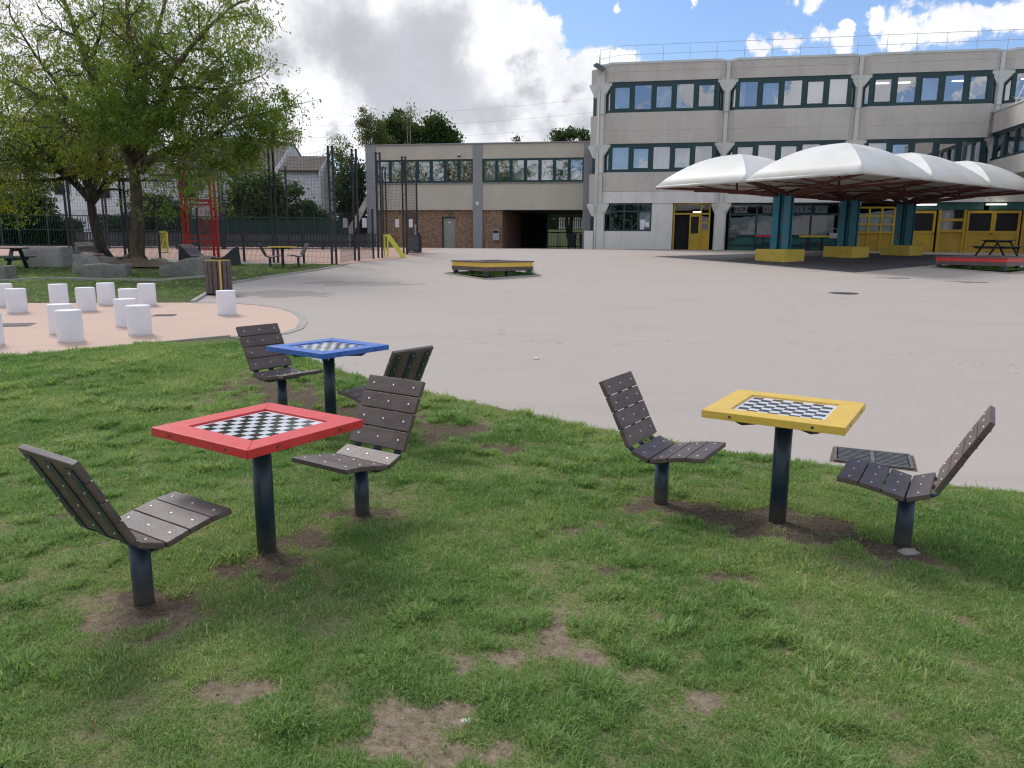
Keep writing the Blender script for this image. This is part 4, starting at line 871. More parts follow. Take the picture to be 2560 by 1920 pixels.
def make_chair(label):
    C = thing('chess_chair', (0, 0, 0), label, 'chair', 'chairs at the chess tables')
    W2 = .225; seat = [(.335, .413), (.225, .404), (.11, .382), (-.003, .356), (-.115, .397)]; back = [(-.128, .412), (-.183, .518), (-.234, .622), (-.284, .718), (-.333, .812)]
    def slats(pts, name, flip):
        m = MB(); bolts = []; t = .028
        for (x0_, z0_), (x1_, z1_) in zip(pts[:-1], pts[1:]):
            d_ = Vector((x1_-x0_, 0, z1_-z0_)); L_ = d_.length; d_.normalize(); n_ = Vector((-d_.z, 0, d_.x)); n_ = -n_ if (n_.z < 0 if not flip else n_.x < 0) else n_
            a = Vector((x0_, 0, z0_))+d_*.003; b = Vector((x1_, 0, z1_))-d_*.003; o = n_*t; y = Vector((0, W2, 0))
            m.hexa([a-o-y, b-o-y, b-o+y, a-o+y, a-y, b-y, b+y, a+y]); c = (a+b)/2
            for yy in (-.165, 0, .165): bolts.append((c+Vector((0, yy, 0)), n_, c+Vector((0, yy, 0))-n_*(t+.008)))
        o_ = m.build(name, 'slat', C, bevel=.004)
        for c, n_, c2 in bolts:
            k = MB(); k.tube([c-n_*.004, c+n_*.0015, c+n_*.0035], [.007, .007, .004], 10); k.build('bolt', 'bolt', o_)
            if flip: k = MB(); k.tube([c2, c2-n_*.004], [.006, .005], 8); k.build('bolt', 'bolt', o_)
    slats(seat, 'seat', False); slats(back, 'backrest', True)
    # three bent flat bars carrying the slats
    path = [(.30, .379), (.225, .374), (.11, .352), (.0, .326), (-.11, .362), (-.150, .39), (-.212, .508), (-.262, .610), (-.312, .706), (-.345, .77)]
    for yy in (-.165, 0, .165):
        m = MB()
        for (x0_, z0_), (x1_, z1_) in zip(path[:-1], path[1:]): m.bar((x0_, yy, z0_), (x1_, yy, z1_), .055, .006, up=(0, 0, 1) if abs(x1_-x0_) > abs(z1_-z0_) else (1, 0, 0))
        m.build('bracket', 'navy', C)
    m = MB(); m.lathe((0, 0, -.05), [(.0445, 0), (.0445, .355)], 28); m.box((.0, 0, .317), (.09, .34, .008)); m.build('post', 'navy', C, )
    return C
TAB = [('red', (-1.313, 3.798), -.582, 1), ('blue', (-1.624, 6.565), -.644, 0), ('yellow', (1.602, 4.289), -.563, 0)]
tlabel = dict(red='red framed chess table, the nearest one on the grass', blue='blue framed chess table behind the red one', yellow='yellow framed chess table on the right of the lawn')
for c, (x, y), t, ax in TAB:
    T = make_table(c, tlabel[c]); T.location = (x, y, g(y)); T.rotation_euler = (0, 0, t)
t_small = make_table('yellow', 'small looking distant chess table with yellow top near the sports fence')
P_ = G(708, 667.5); t_small.location = (P_.x, P_.y, g(P_.y)); t_small.rotation_euler = (0, 0, -.15)
chair0 = make_chair('brown slatted chair seen from behind, left of the red chess table')
bpy.context.view_layer.update()
cd = Vector((-math.sin(-.582), math.cos(-.582)))
spots = [((-1.691, 3.212), math.atan2(cd.y, cd.x), 'brown slatted chair seen from behind, nearest chair left of the red chess table'),
         ((-.915, 4.376), math.atan2(-cd.y, -cd.x), 'brown slatted chair facing the camera on the far side of the red chess table'),
         ((.961, 4.602), -.563, 'brown slatted chair left of the yellow chess table'),
         ((2.173, 3.931), -.563+math.pi, 'brown slatted chair right of the yellow chess table by the drain grate'),
         ((-2.183, 6.985), -.644, 'brown slatted chair left of the blue chess table'),
         ((-1.063, 6.145), -.644+math.pi, 'brown slatted chair half hidden, turned with its back to the yard at the blue table'),
         (tuple(G(696, 668.5)[:2]), .15-.25, 'dark slatted chair left of the small distant chess table'),
         (tuple(G(727.5, 667)[:2]), math.pi-.3, 'brown slatted chair right of the small distant chess table')]
# the distant pair stands 0.7 m either side of its table
pt = Vector((P_.x, P_.y)); spots[6] = ((pt.x-.42, pt.y-.1), .5, spots[6][2]); spots[7] = ((pt.x+.45, pt.y+.35), math.pi+.55, spots[7][2])
for i, ((x, y), a, lb) in enumerate(spots):
    o = chair0 if i == 0 else copy_tree(chair0)
    o.location = (x, y, g(y)); o.rotation_euler = (0, 0, a); o['label'] = lb

# ------------------------------------------------------------------ white cylinder seats
cyl0 = None
CY = [((178.5, 858.6), 'white cylinder seat nearest the grass, in front of another cylinder'), ((351.6, 841.8), 'white cylinder seat right of the nearest, in front of a half hidden one'),
      ((156, 838), 'white cylinder seat mostly hidden behind the nearest one'), ((318, 819), 'white cylinder seat half hidden behind the front right cylinder'),
      ((218, 780), 'white cylinder seat in the back row beside the yellow scrap'), ((150, 768.5), 'white cylinder seat on the rear edge of the pink ground left of the yellow scrap'),
      ((268, 764), 'white cylinder seat on the rear edge of the pink ground in the middle'), ((370, 766), 'white cylinder seat at the right end of the rear row on the pink ground'),
      ((325, 784), 'white cylinder seat seen just over the top of two nearer ones'), ((45, 784.5), 'white cylinder seat in front of the one at the left edge of the photo'),
      ((12, 768), 'white cylinder seat cut by the left edge, rear row'), ((-23, 869), 'white cylinder seat of which only a sliver shows at the left edge'),
      ((568, 790), 'white cylinder seat standing alone by the litter bin')]
for i, (pp, lb) in enumerate(CY):
    q = G(*pp); q = Vector((q.x*(q.y+.17)/q.y, q.y+.17, 0)); q.z = g(q.y)
    if cyl0 is None:
        m = MB(); m.lathe((0, 0, -.02), [(.160, 0), (.168, .012), (.170, .03), (.170, .455), (.166, .468), (.158, .472)], 48); cyl0 = m.build('cylinder_seat', 'white_c'); o = cyl0
    else: o = cyl0.copy(); COL.objects.link(o)
    o.location = q; o.rotation_euler = (0, 0, i*1.1); tag(o, lb, 'stool', 'white cylinder seats on the pink ground')

# ------------------------------------------------------------------ litter bin
q = G(549, 736); LBN = thing('litter_bin', (q.x, q.y, q.z), 'round brown slatted litter bin with yellow rim beside the lone white cylinder', 'litter bin')
for k in range(16):
    a = 2*math.pi*k/16+.1; m = MB(); m.box((q.x+.285*math.cos(a), q.y+.285*math.sin(a), q.z+.41), (.022, .095, .76), a); m.build('slat', 'slat', LBN, bevel=.004)
m = MB(); m.lathe((q.x, q.y, q.z+.02), [(.262, 0), (.262, .74)], 24); m.build('liner', 'anth', LBN)
m = MB(); b = 24
for k in range(b): a0 = 2*math.pi*k/b; a1 = 2*math.pi*(k+1)/b; m.bar((q.x+.27*math.cos(a0), q.y+.27*math.sin(a0), q.z+.805), (q.x+.27*math.cos(a1), q.y+.27*math.sin(a1), q.z+.805), .022, .012)
m.build('rim', 'yellow', LBN); m = MB(); a = -1.05; m.box((q.x+.30*math.cos(a), q.y+.30*math.sin(a), q.z+.41), (.012, .035, .78), a); m.build('yellow_strip', 'yellow', LBN)

# ------------------------------------------------------------------ drain grate, manhole, small bits on the ground
gc = [G(2102, 1118), G(2290, 1138), G(2268, 1180), G(2066, 1160)]
cen = sum(gc, Vector())/4; u = (gc[1]-gc[0]); u.z = 0; gw = u.length; u.normalize(); v = Vector((-u.y, u.x, 0)); gh = .42
GR = thing('drain_grate', (cen.x, cen.y, cen.z), 'square cast iron drain grate in the yard beside the right chair', 'drain grate')
m = MB()
def GX(a, b, z): p = cen+u*a+v*b; return (p.x, p.y, g(p.y)+z)
def gbox(a0, a1, b0, b1, z0, z1, m): m.hexa([GX(a0, b0, z0), GX(a1, b0, z0), GX(a1, b1, z0), GX(a0, b1, z0), GX(a0, b0, z1), GX(a1, b0, z1), GX(a1, b1, z1), GX(a0, b1, z1)])
gbox(-gw/2, gw/2, -gh/2, gh/2, .002, .006, m); m.build('pit', 'dark', GR)
m = MB(); W_ = gw/2; H_ = gh/2
for a0, a1, b0, b1 in ((-W_, W_, -H_, -H_+.025), (-W_, W_, H_-.025, H_), (-W_, -W_+.02, -H_+.025, H_-.025), (W_-.02, W_, -H_+.025, H_-.025), (-.015, .015, -H_+.025, H_-.025)): gbox(a0, a1, b0, b1, .004, .018, m)
m.build('grate_frame', 'grille', GR)
m = MB(); k = -H_+.045
while k < H_-.03: gbox(-W_+.03, -.02, k, k+.018, .005, .017, m); gbox(.02, W_-.03, k, k+.018, .005, .017, m); k += .040
m.build('grate_bars', 'grille', GR)
sheet('soil_rim_round_grate', [GX(a, b, 0)[:2] for a, b in ((-W_-.03, -H_-.02), (W_+.02, -H_-.03), (W_+.03, H_+.02), (-W_-.01, H_+.04))], .002, 'soil')
q = G(2108, 733); MH = thing('manhole_cover', (q.x, q.y, q.z), 'round iron manhole cover in the middle of the yard', 'manhole cover')
m = MB(); m.lathe((q.x, q.y, q.z-.01), [(.36, 0), (.36, .017)], 40); m.build('frame', 'iron', MH); m = MB(); m.lathe((q.x, q.y, q.z), [(.30, 0), (.30, .012)], 36); m.build('lid', 'asphalt', MH)
for px, py, w, lb in ((2228, 695, 1.05, 'thin drain channel in the yard, the one nearer the dark asphalt'), (2408, 705, 1.3, 'thin drain channel in the yard in front of the red planter bench')):
    q = G(px, py); m = MB(); m.box((q.x, q.y, g(q.y)+.004), (w, .07, .008), -.3); m.box((q.x, q.y-.1, g(q.y)+.003), (.3, .1, .007), -.3); tag(m.build('drain_channel', 'iron'), lb, 'drain')
for px, py, w, d_, lb in ((25, 813, .75, .5, 'dark drain plate in the pink ground at the left edge'), (412, 789, .4, .3, 'small dark drain plate in the pink ground behind the lone cylinder')):
    q = G(px, py); m = MB(); m.box((q.x, q.y, q.z+.006), (w, d_, .01), .2); D_ = tag(m.build('drain_plate', 'grille'), lb, 'drain')
    m = MB(); m.box((q.x, q.y, q.z+.012), (w*.85, d_*.8, .006), .2); m.build('lid', 'iron', D_)
def blob_mesh(name, c, r, mat, squash=(1, 1, 1), noise=.3, sub=2, seed=0, parent=None):
    rs = random.Random(seed); bm = bmesh.new(); bmesh.ops.create_icosphere(bm, subdivisions=sub, radius=r)
    for v_ in bm.verts: v_.co *= 1+rs.uniform(-noise, noise); v_.co = Vector((v_.co.x*squash[0], v_.co.y*squash[1], v_.co.z*squash[2]))
    me = bpy.data.meshes.new(name); bm.to_mesh(me); bm.free(); me.materials.append(MT[mat]); me.polygons.foreach_set('use_smooth', [True]*len(me.polygons))
    o = bpy.data.objects.new(name, me); COL.objects.link(o); o.location = c; return o
for i, (px, py, r, mt, lb) in enumerate(((1168, 1808, .022, 'whitewall', 'white pebble on the bare soil at the bottom of the lawn'), (877, 1886, .008, 'whitewall', 'small white chip at the lower edge left of the pebble'), (1370, 1367, .03, 'soil', 'brown clod of earth on the lawn between the tables'), (1553, 1488, .045, 'soil', 'dry brown root tuft lying on the lawn'), (1925, 1390, .018, 'paper', 'scrap of white paper on the lawn below the yellow table'), (2312, 1672, .02, 'whitewall', 'pale twig end on the right of the lawn'), (1340, 898, .035, 'paper', 'white scrap lying on the yard behind the tables'), (2270, 1387, .05, 'stone_l', 'flat stone at the foot of the right chair'), (580, 698, .10, 'stone_l', 'pale stone in the grass behind the litter bin'))):
    q = G(px, py); tag(blob_mesh('pebble' if r < .03 else 'clod' if mt == 'soil' else 'stone' if mt == 'stone_l' else 'paper_scrap', q+Vector((0, 0, r*.3)), r, mt, (1.2, .9, .45), .22, 2, i), lb, 'litter' if mt == 'paper' else 'stone')
q = G(268, 751); m = MB()
m.tube([q+Vector((-.16, 0, .05)), q+Vector((-.05, .03, .09)), q+Vector((.06, 0, .06)), q+Vector((.16, .02, .09))], .035, 6); tag(m.build('yellow_scrap', 'yellow'), 'yellow scrap lying in the grass between two white cylinders', 'litter')

# ------------------------------------------------------------------ boulders
from mathutils import noise as mn
def rock(pts_px, Yb, depth, mat, label, top=None, seed=0, skew=0, name='stone_block', rz=0, ztops=None):
    x0, x1, ytop, ybot = pts_px; b0 = G(x0, ybot); b1 = G(x1, ybot); Yc = b0.y
    W_ = (x1-x0)/F*Yc*1.0; zt_ = at((x0+x1)/2, ytop, Yc+depth*.3).z; zb_ = g(Yc)-.05
    bm = bmesh.new(); bmesh.ops.create_cube(bm, size=1); bmesh.ops.subdivide_edges(bm, edges=bm.edges[:], cuts=9, use_grid_fill=True)
    H_ = zt_-zb_
    for v_ in bm.verts:
        x, y, z = v_.co; hh = H_
        if ztops: hh = H_*np.interp(x+.5, [0, .33, .66, 1], ztops)
        # round the arrises
        k = 1-.018*(abs(2*x)**8+abs(2*y)**8+abs(2*z)**8-1)
        p = Vector((x*W_*k*(1-.05*(z+.5)), y*depth*k*(1-.08*(z+.5)), (z+.5)*hh))
        nz = mn.noise(Vector((p.x*2.2+seed*7, p.y*2.2, p.z*2.2)))*.05+mn.noise(Vector((p.x*6+seed, p.y*6, p.z*6)))*.035+mn.noise(Vector((p.x*15+seed, p.y*15, p.z*15)))*.012
        p += Vector((nz*1.0, nz*.8, nz*.6 if z > -.45 else 0)); v_.co = p
    me = bpy.data.meshes.new(name); bm.to_mesh(me); bm.free(); me.materials.append(MT[mat]); me.polygons.foreach_set('use_smooth', [True]*len(me.polygons))
    o = bpy.data.objects.new(name, me); COL.objects.link(o); o.location = ((b0.x+b1.x)/2, Yc+depth/2, zb_); o.rotation_euler = (0, 0, rz)
    return tag(o, label, 'stone block', 'granite blocks on the back lawn')
rock((58, 160, 618, 668), 0, .8, 'stone_l', 'tall pale rectangular granite block left of the dark trunk', seed=1, rz=-.05)
rock((184, 242, 636, 685), 0, .7, 'stone', 'upright granite block behind the low pale one', seed=2, ztops=[1, 1, .8, .5])
rock((201, 303, 661, 694), 0, .9, 'stone', 'low granite block in front of the tree trunks', seed=3, rz=.25)
rock((234, 292, 642, 664), 0, .7, 'stone', 'long low granite block at the foot of the left tree', seed=4)
rock((168, 192, 641, 664), 0, .6, 'stone', 'small granite block between the tall pale block and the upright one', seed=5)
rock((-20, 14, 665, 702), 0, .6, 'stone', 'granite block cut by the left edge of the photo', seed=6)
rock((309, 348, 637, 662), 0, .6, 'stone', 'granite block behind the big tree trunk', seed=7)
rock((394, 505, 644, 691), 0, 1.1, 'stone', 'wedge shaped granite boulder sloping down to the left, beside the litter bin', seed=8, ztops=[.55, .75, 1, 1.0], rz=.1)
rock((378, 411, 646, 663), 0, .6, 'stone', 'dark wedge of granite right of the big trunk', seed=9, ztops=[1, .85, .7, .4])

# ------------------------------------------------------------------ loungers
def lounger(px, py, rz, label, green):
    q = G(px, py); L_ = thing('wave_lounger', (q.x, q.y, q.z), label, 'lounger', 'wave shaped loungers by the fence')
    c, s = math.cos(rz), math.sin(rz)
    prof = [(u*.72, v*.85) for u, v in [(-.95, .10), (-.8, .24), (-.6, .30), (-.4, .28), (-.15, .27), (.05, .36), (.35, .60), (.6, .74), (.72, .76)]]
    def X(a, b, z): return (q.x+c*a-s*b, q.y+s*a+c*b, q.z+z)
    for b0 in (-.32, .27):
        m = MB(); pts = [(-.68, 0)]+prof+[(.56, 0)]; m.slab([X(a, b0, z) for a, z in pts], Vector(X(0, .05, 0))-Vector(X(0, 0, 0))); m.build('side_panel', 'anth', L_)
    m = MB(); gm = MB(); k = 0
    for (a0, z0_), (a1, z1_) in zip(prof[:-1], prof[1:]):
        n = max(1, int(math.hypot(a1-a0, z1_-z0_)/.11))
        for i in range(n):
            t0, t1 = i/n+.02, (i+1)/n-.02; tgt = gm if (green and k == 10) else m; k += 1
            p0 = (a0+(a1-a0)*t0, z0_+(z1_-z0_)*t0+.003); p1 = (a0+(a1-a0)*t1, z0_+(z1_-z0_)*t1+.003)
            tgt.hexa([X(p0[0], -.33, p0[1]), X(p1[0], -.33, p1[1]), X(p1[0], .33, p1[1]), X(p0[0], .33, p0[1]), X(p0[0], -.33, p0[1]+.03), X(p1[0], -.33, p1[1]+.03), X(p1[0], .33, p1[1]+.03), X(p0[0], .33, p0[1]+.03)])
    m.build('slatted_surface', 'slat', L_)
    if gm.v: gm.build('green_slat', 'greenp', L_)
lounger(492, 658, 2.75, 'dark wave shaped lounger whose back is to the litter bin, left of the pair', False)
lounger(562, 662, .35, 'dark wave shaped lounger with one green slat behind the litter bin', True)
lounger(226, 652, 2.4, 'dark lounger with pale top just behind the upright granite block', False)

# ------------------------------------------------------------------ picnic tables
def picnic(c, rz, mat, label, W_=1.8):
    T = thing('picnic_table', c, label, 'picnic table', 'picnic tables'); cs, sn = math.cos(rz), math.sin(rz)
    def X(a, b, z): return (c[0]+cs*a-sn*b, c[1]+sn*a+cs*b, c[2]+z)
    def B(m, a0, a1, b0, b1, z0, z1): m.hexa([X(a0, b0, z0), X(a1, b0, z0), X(a1, b1, z0), X(a0, b1, z0), X(a0, b0, z1), X(a1, b0, z1), X(a1, b1, z1), X(a0, b1, z1)])
    m = MB()
    for k in range(5): B(m, -W_/2, W_/2, -.36+k*.147, -.36+k*.147+.135, .72, .76)
    m.build('tabletop', mat, T, bevel=.005)
    for b0 in (-.78, .54):
        m = MB(); B(m, -W_/2, W_/2, b0, b0+.115, .42, .46); B(m, -W_/2, W_/2, b0+.125, b0+.24, .42, .46); m.build('bench', mat, T, bevel=.005)
    for a in (-W_/2+.25, W_/2-.25):
        for sg in (-1, 1):
            m = MB(); m.bar(X(a, sg*.68, 0), X(a, sg*.25, .72), .05, .11, up=(cs, sn, 0)); m.build('leg', mat, T)
        m = MB(); B(m, a-.03, a+.03, -.76, .76, .34, .42); B(m, a-.03, a+.03, -.34, .34, .64, .715); m.build('cross_beam', mat, T)
q = at(2493, 620, 37.0); picnic((q.x, q.y, g(37.)), TH+math.pi/2-.9, 'anth', 'black picnic table in front of the yellow classroom wall', 1.6)
q = G(15, 678); picnic((q.x-.5, q.y+.3, q.z), .15, 'anth', 'dark picnic table at the left edge beside the tall pale granite block', 1.8)

# ------------------------------------------------------------------ sports court: cage, boards, red goal tower, yellow goals
def gp2(px, py): q = G(px, py); return Vector((q.x, q.y, q.z))
def XY(px, Y): t = ray(px, 620); x = t[0]/t[1]*Y; return Vector((x, Y, g(Y)))
HT = 4.22
near = [gp2(181, 641), gp2(836, 661)]
def on_near(px): # point of the near fence line seen at that column
    t = ray(px, 650); k = t[0]/t[1]; a, b = near; s_ = (k*a.y-a.x)/((b.x-a.x)-k*(b.y-a.y)); q = a+(b-a)*s_; q.z = g(q.y); return q
right = [near[1], gp2(893, 652), gp2(951, 645), gp2(1014, 636.5), gp2(1044, 631.5)]
far = [XY(560, 40.), XY(723, 40.), XY(885, 40.), XY(964, 40.)]
CG = thing('court_cage', near[1], 'dark tall post and wire mesh cage round the pink sports court', 'fence')
def dpost(m, q, h, dbl=True, d=Vector((1, 0, 0)), r=.036):
    for s_ in ((-.08, .08) if dbl else (0,)):
        c_ = q+d*s_; m.box((c_.x, c_.y, q.z+h/2), (2*r, 2*r, h), 0)
    if dbl:
        for z in (.5, 1.75, h*.62, h-.05): m.box((q.x, q.y, q.z+z), (.16, .03, .03))
tall = [(near[0], 1), (on_near(320), 1), (on_near(690), 1), (near[1], 1)]+[(q, 1) for q in right[1:4]]+[(right[4], 0)]+[(far[0], 1), (far[1], 0), (far[3], 1), (XY(270, 40), 1), (XY(480, 40), 1)]
for q, dbl in tall: m = MB(); dpost(m, q, HT, dbl); m.build('post', 'anth', CG)
for q in (on_near(401), on_near(500), on_near(611), gp2(934, 646.8), on_near(250), on_near(760)): m = MB(); dpost(m, q, 1.98, False, r=.035); m.build('post', 'anth', CG)
def mesh_panel(a, b, z0, z1, sp, hs, r, name, droop=0):
    m = MB(); L_ = (b-a).length; n = int(L_/sp); d_ = (b-a)/L_
    def pt(t, z): q = a+(b-a)*t; return Vector((q.x, q.y, q.z+z))
    for i in range(n+1): t = i/n; p, q = pt(t, z0), pt(t, z1-droop*math.sin(math.pi*t)); m.bar(p, q, r*2, r*2)
    z = z0
    while z <= z1+.001:
        k = 6
        for j in range(k): t0, t1 = j/k, (j+1)/k; f = (z-z0)/(z1-z0)*droop; m.bar(pt(t0, z-f*math.sin(math.pi*t0)), pt(t1, z-f*math.sin(math.pi*t1)), r*2, r*2)
        z += hs
    return m.build(name, 'anth', CG)
nl = [near[0], on_near(320), on_near(401), on_near(500), on_near(611), on_near(690), near[1]]
for a, b in zip(nl[:-1], nl[1:]): mesh_panel(a, b, .05, 1.85, .055, .2, .0032, 'mesh_panel')
mesh_panel(near[1]+Vector((.2, .1, 0)), right[1]-Vector((.1, 0, 0)), .05, 1.85, .055, .2, .0032, 'mesh_panel'); mesh_panel(right[1], gp2(934, 646.8), .05, 1.85, .055, .2, .0032, 'mesh_panel')
mesh_panel(right[3], right[4], .8, 1.85, .055, .2, .0032, 'mesh_panel')
nets = [(nl[0], nl[1]), (nl[1], on_near(690)), (on_near(690), nl[6]), (right[1], right[2]), (right[2], right[3]), (right[3], right[4]), (far[0], far[1]), (far[1], far[2]+Vector((2, 0, 0))), (XY(270, 40), far[0])]
for i, (a, b) in enumerate(nets):
    if i in (3,): continue
    mesh_panel(a, b, 1.9, HT-.1, .13, .13, .0028 if i < 3 else .003, 'net', .18)
KF = thing('kickboard_fence', far[1], 'low dark plank kickboard fence along the far side of the pink court', 'fence')
def boards(a, b, z1=.80):
    m = MB(); L_ = (b-a).length; d_ = (b-a)/L_; n = int(L_/.155); ang = math.atan2(d_.y, d_.x)
    for i in range(n):
        q = a+d_*(i+.5)*L_/n; gap_ = .118 if i % 7 else .09; m.box((q.x, q.y, q.z+z1/2+.06), (gap_, .03, z1-.1 if i % 5 else z1-.16), ang)
    m.build('boards', 'plank', KF); m = MB(); mid = (a+b)/2
    for z in (.06, .42, z1+.02): m.box((mid.x, mid.y-.03, (a.z+b.z)/2+z), (L_, .05, .05), ang)
    m.build('rail', 'anth', KF)
    k = 0
    while k <= L_:
        q = a+d_*k; m = MB(); m.box((q.x, q.y, q.z+.45), (.08, .08, .95)); m.build('post', 'anth', KF); k += 2.6
boards(far[0], far[3]+Vector((-.3, 0, 0))); boards(XY(480, 40.)+Vector((-6, 0, 0)), far[0]); boards(right[3]+Vector((.05, .1, 0)), right[4]+Vector((.1, .1, 0)))
m = MB(); q = right[4]; m.box((q.x+.0, q.y-.1, q.z+.42), (.42, .04, .8), .1)
m.build('boards', 'anth', KF)
for i, (px, py, w) in enumerate(((863, 557, .14), (911, 557, .13), (993, 558, .12), (1027, 558, .12), (1040, 578, .12))):
    base = right[1] if i < 2 else right[3]; q = at(px, py, base.y-.1 if i < 4 else 40.0); m = MB(); m.box(q, (.17, .012, .36 if i < 4 else .7)); m.build('notice', 'paper', CG)
# red goal tower
r0, r1 = gp2(469, 641.5), gp2(530, 645); r1 = Vector((r1.x, r0.y-.3, g(r0.y-.3)))
RT = thing('goal_tower', (r0+r1)/2, 'tall red steel goal and basketball frame behind the wire fence', 'goal frame')
H5 = 4.25
for q in (r0, r1):
    m = MB()
    for s_ in (-.09, .09): m.tube([q+Vector((s_, 0, 0)), q+Vector((s_, 0, H5))], .06, 8)
    m.build('post', 'redsteel', RT)
m = MB(); 
for z in (.65, .82, 2.1, 2.3): m.bar(r0+Vector((0, -.02, z)), r1+Vector((0, -.02, z)), .05, .06)
m.build('crossbar', 'redsteel', RT)
m = MB(); a = r0+Vector((.25, .7, 0)); b = r1+Vector((-.2, .7, 0))
for q in (a, b): m.tube([q, q+Vector((0, 0, 2.3))], .035, 6)
for z in (.3, .5, 2.28): m.bar(a+Vector((0, 0, z)), b+Vector((0, 0, z)), .05)
L_ = (b-a).length; n = int(L_/.08)
for i in range(n): q = a+(b-a)*i/n; m.bar(q+Vector((0, 0, .1)), q+Vector((0, 0, 2.3)), .009)
for z in np.arange(.1, 2.3, .14): m.bar(a+Vector((0, 0, z)), b+Vector((0, 0, z)), .009)
m.build('goal_mesh', 'redsteel', RT)
c_ = (r0+r1)/2; m = MB(); m.box(c_+Vector((-.05, .1, 2.85)), (.5, .04, .42)); m.build('backboard', 'steel', RT, bevel=.02)
m = MB(); m.bar(c_+Vector((-.45, .1, 3.1)), c_+Vector((.45, .1, 3.1)), .05)
for k in range(16): a0 = 2*math.pi*k/16; a1 = 2*math.pi*(k+1)/16; m.bar(c_+Vector((.1+.22*math.cos(a0), -.25+.22*math.sin(a0), 2.72)), c_+Vector((.1+.22*math.cos(a1), -.25+.22*math.sin(a1), 2.72)), .02)
m.bar(c_+Vector((.3, -.2, 2.7)), c_+Vector((.35, .1, 3.05)), .04); m.build('hoop', 'redsteel', RT)
def mini_goal(q, w, h, dpt, mirror, label):
    T = thing('mini_goal', q, label, 'mini goal', 'small yellow goals of the sports court'); s_ = -1 if mirror else 1; m = MB()
    tl, tr = q+Vector((0, 0, h)), q+Vector((s_*w, 0, h)); bl, br_ = q, q+Vector((s_*w, 0, 0)); fl_ = q+Vector((s_*(w+dpt), 0, 0)) if not mirror else q+Vector((-w, 0, 0))
    for a, b in ((bl, tl), (tl, tr), (bl, br_), (br_, tr)): m.bar(a, b, .07)
    m.bar(bl, tr, .05); m.build('frame', 'limey', T)
    m = MB()
    for i in range(1, 12): x = s_*w*i/12; m.bar(q+Vector((x, 0, 0)), q+Vector((x, 0, h)), .008)
    for i in range(1, 10): m.bar(q+Vector((0, 0, h*i/10)), q+Vector((s_*w, 0, h*i/10)), .008)
    m.build('goal_net', 'limey', T)
mini_goal(XY(398, 34.5), .38, .92, .3, False, 'small yellow goal frame seen through the fence left of the red tower')
q = gp2(950, 646); q = Vector((q.x+.1, q.y+.6, q.z)); T = thing('mini_goal', q, 'small lemon yellow goal with sloping side panel at the court entrance by the annex', 'mini goal', 'small yellow goals of the sports court')
m = MB(); m.slab([q+Vector((.0, 0, .98)), q+Vector((.22, 0, .98)), q+Vector((.95, -.15, .0)), q+Vector((.72, -.15, 0))], (0, .06, 0)); m.build('side_panel', 'limey', T)
m = MB(); m.bar(q, q+Vector((0, 0, .98)), .06); m.bar(q+Vector((.7, -.1, .03)), q+Vector((.1, .5, .03)), .05); m.bar(q+Vector((0, .8, 0)), q+Vector((0, .8, .9)), .06); m.bar(q+Vector((0, 0, .95)), q+Vector((0, .8, .9)), .05)
m.build('frame', 'limey', T)

# ------------------------------------------------------------------ perimeter fence
PF = thing('perimeter_fence', (-30, 46, 1.2), 'dark green mesh fence running behind the court and the back lawn', 'fence')
pa_, pb_ = Vector((-40, 43.5, 1.2)), Vector((-11.2, 47, 1.2)); L_ = (pb_-pa_).length; d_ = (pb_-pa_)/L_; n = int(L_/.14)
m = MB()
for i in range(n): q = pa_+d_*i*L_/n; m.bar(q, q+Vector((0, 0, 1.85)), .035 if q.x > -19 else .03, .02)
for z in (.1, 1.0, 1.83): m.bar(pa_+Vector((0, 0, z)), pb_+Vector((0, 0, z)), .05)
m.build('bars', 'gfence', PF)
k = 0
while k < L_: q = pa_+d_*k; m = MB(); m.box((q.x, q.y, 1.2+1.0), (.09, .09, 2.05)); m.build('post', 'gfence', PF); k += 2.55
q0, q1 = Vector((-19.5, 46.3, 1.15)), Vector((-11, 47.2, 1.15)); m = MB(); m.bar(q0+Vector((0, 0, .85)), q1+Vector((0, 0, .85)), .03, 1.7); m.build('screen_panel', 'gfence', PF)
q = Vector((-29.2, 44.9, 1.2)); m = MB(); m.tube([XY(52, 44)+Vector((0, 0, 0)), XY(52, 44)+Vector((0, 0, 3.9))], .06, 6); m.build('tall_post', 'gfence', PF)
gb = thing('green_container', (-9.6, 50.5, 1.2), 'dark green container behind the court beside the outside stair', 'container')
m = MB(); m.box((-11.6, 49.6, 2.0), (1.6, 1.4, 1.7)); m.build('body', 'gfence', gb); m = MB(); m.box((-11.6, 49.6, 2.9), (1.7, 1.5, .08)); m.build('lid', 'gfence', gb)

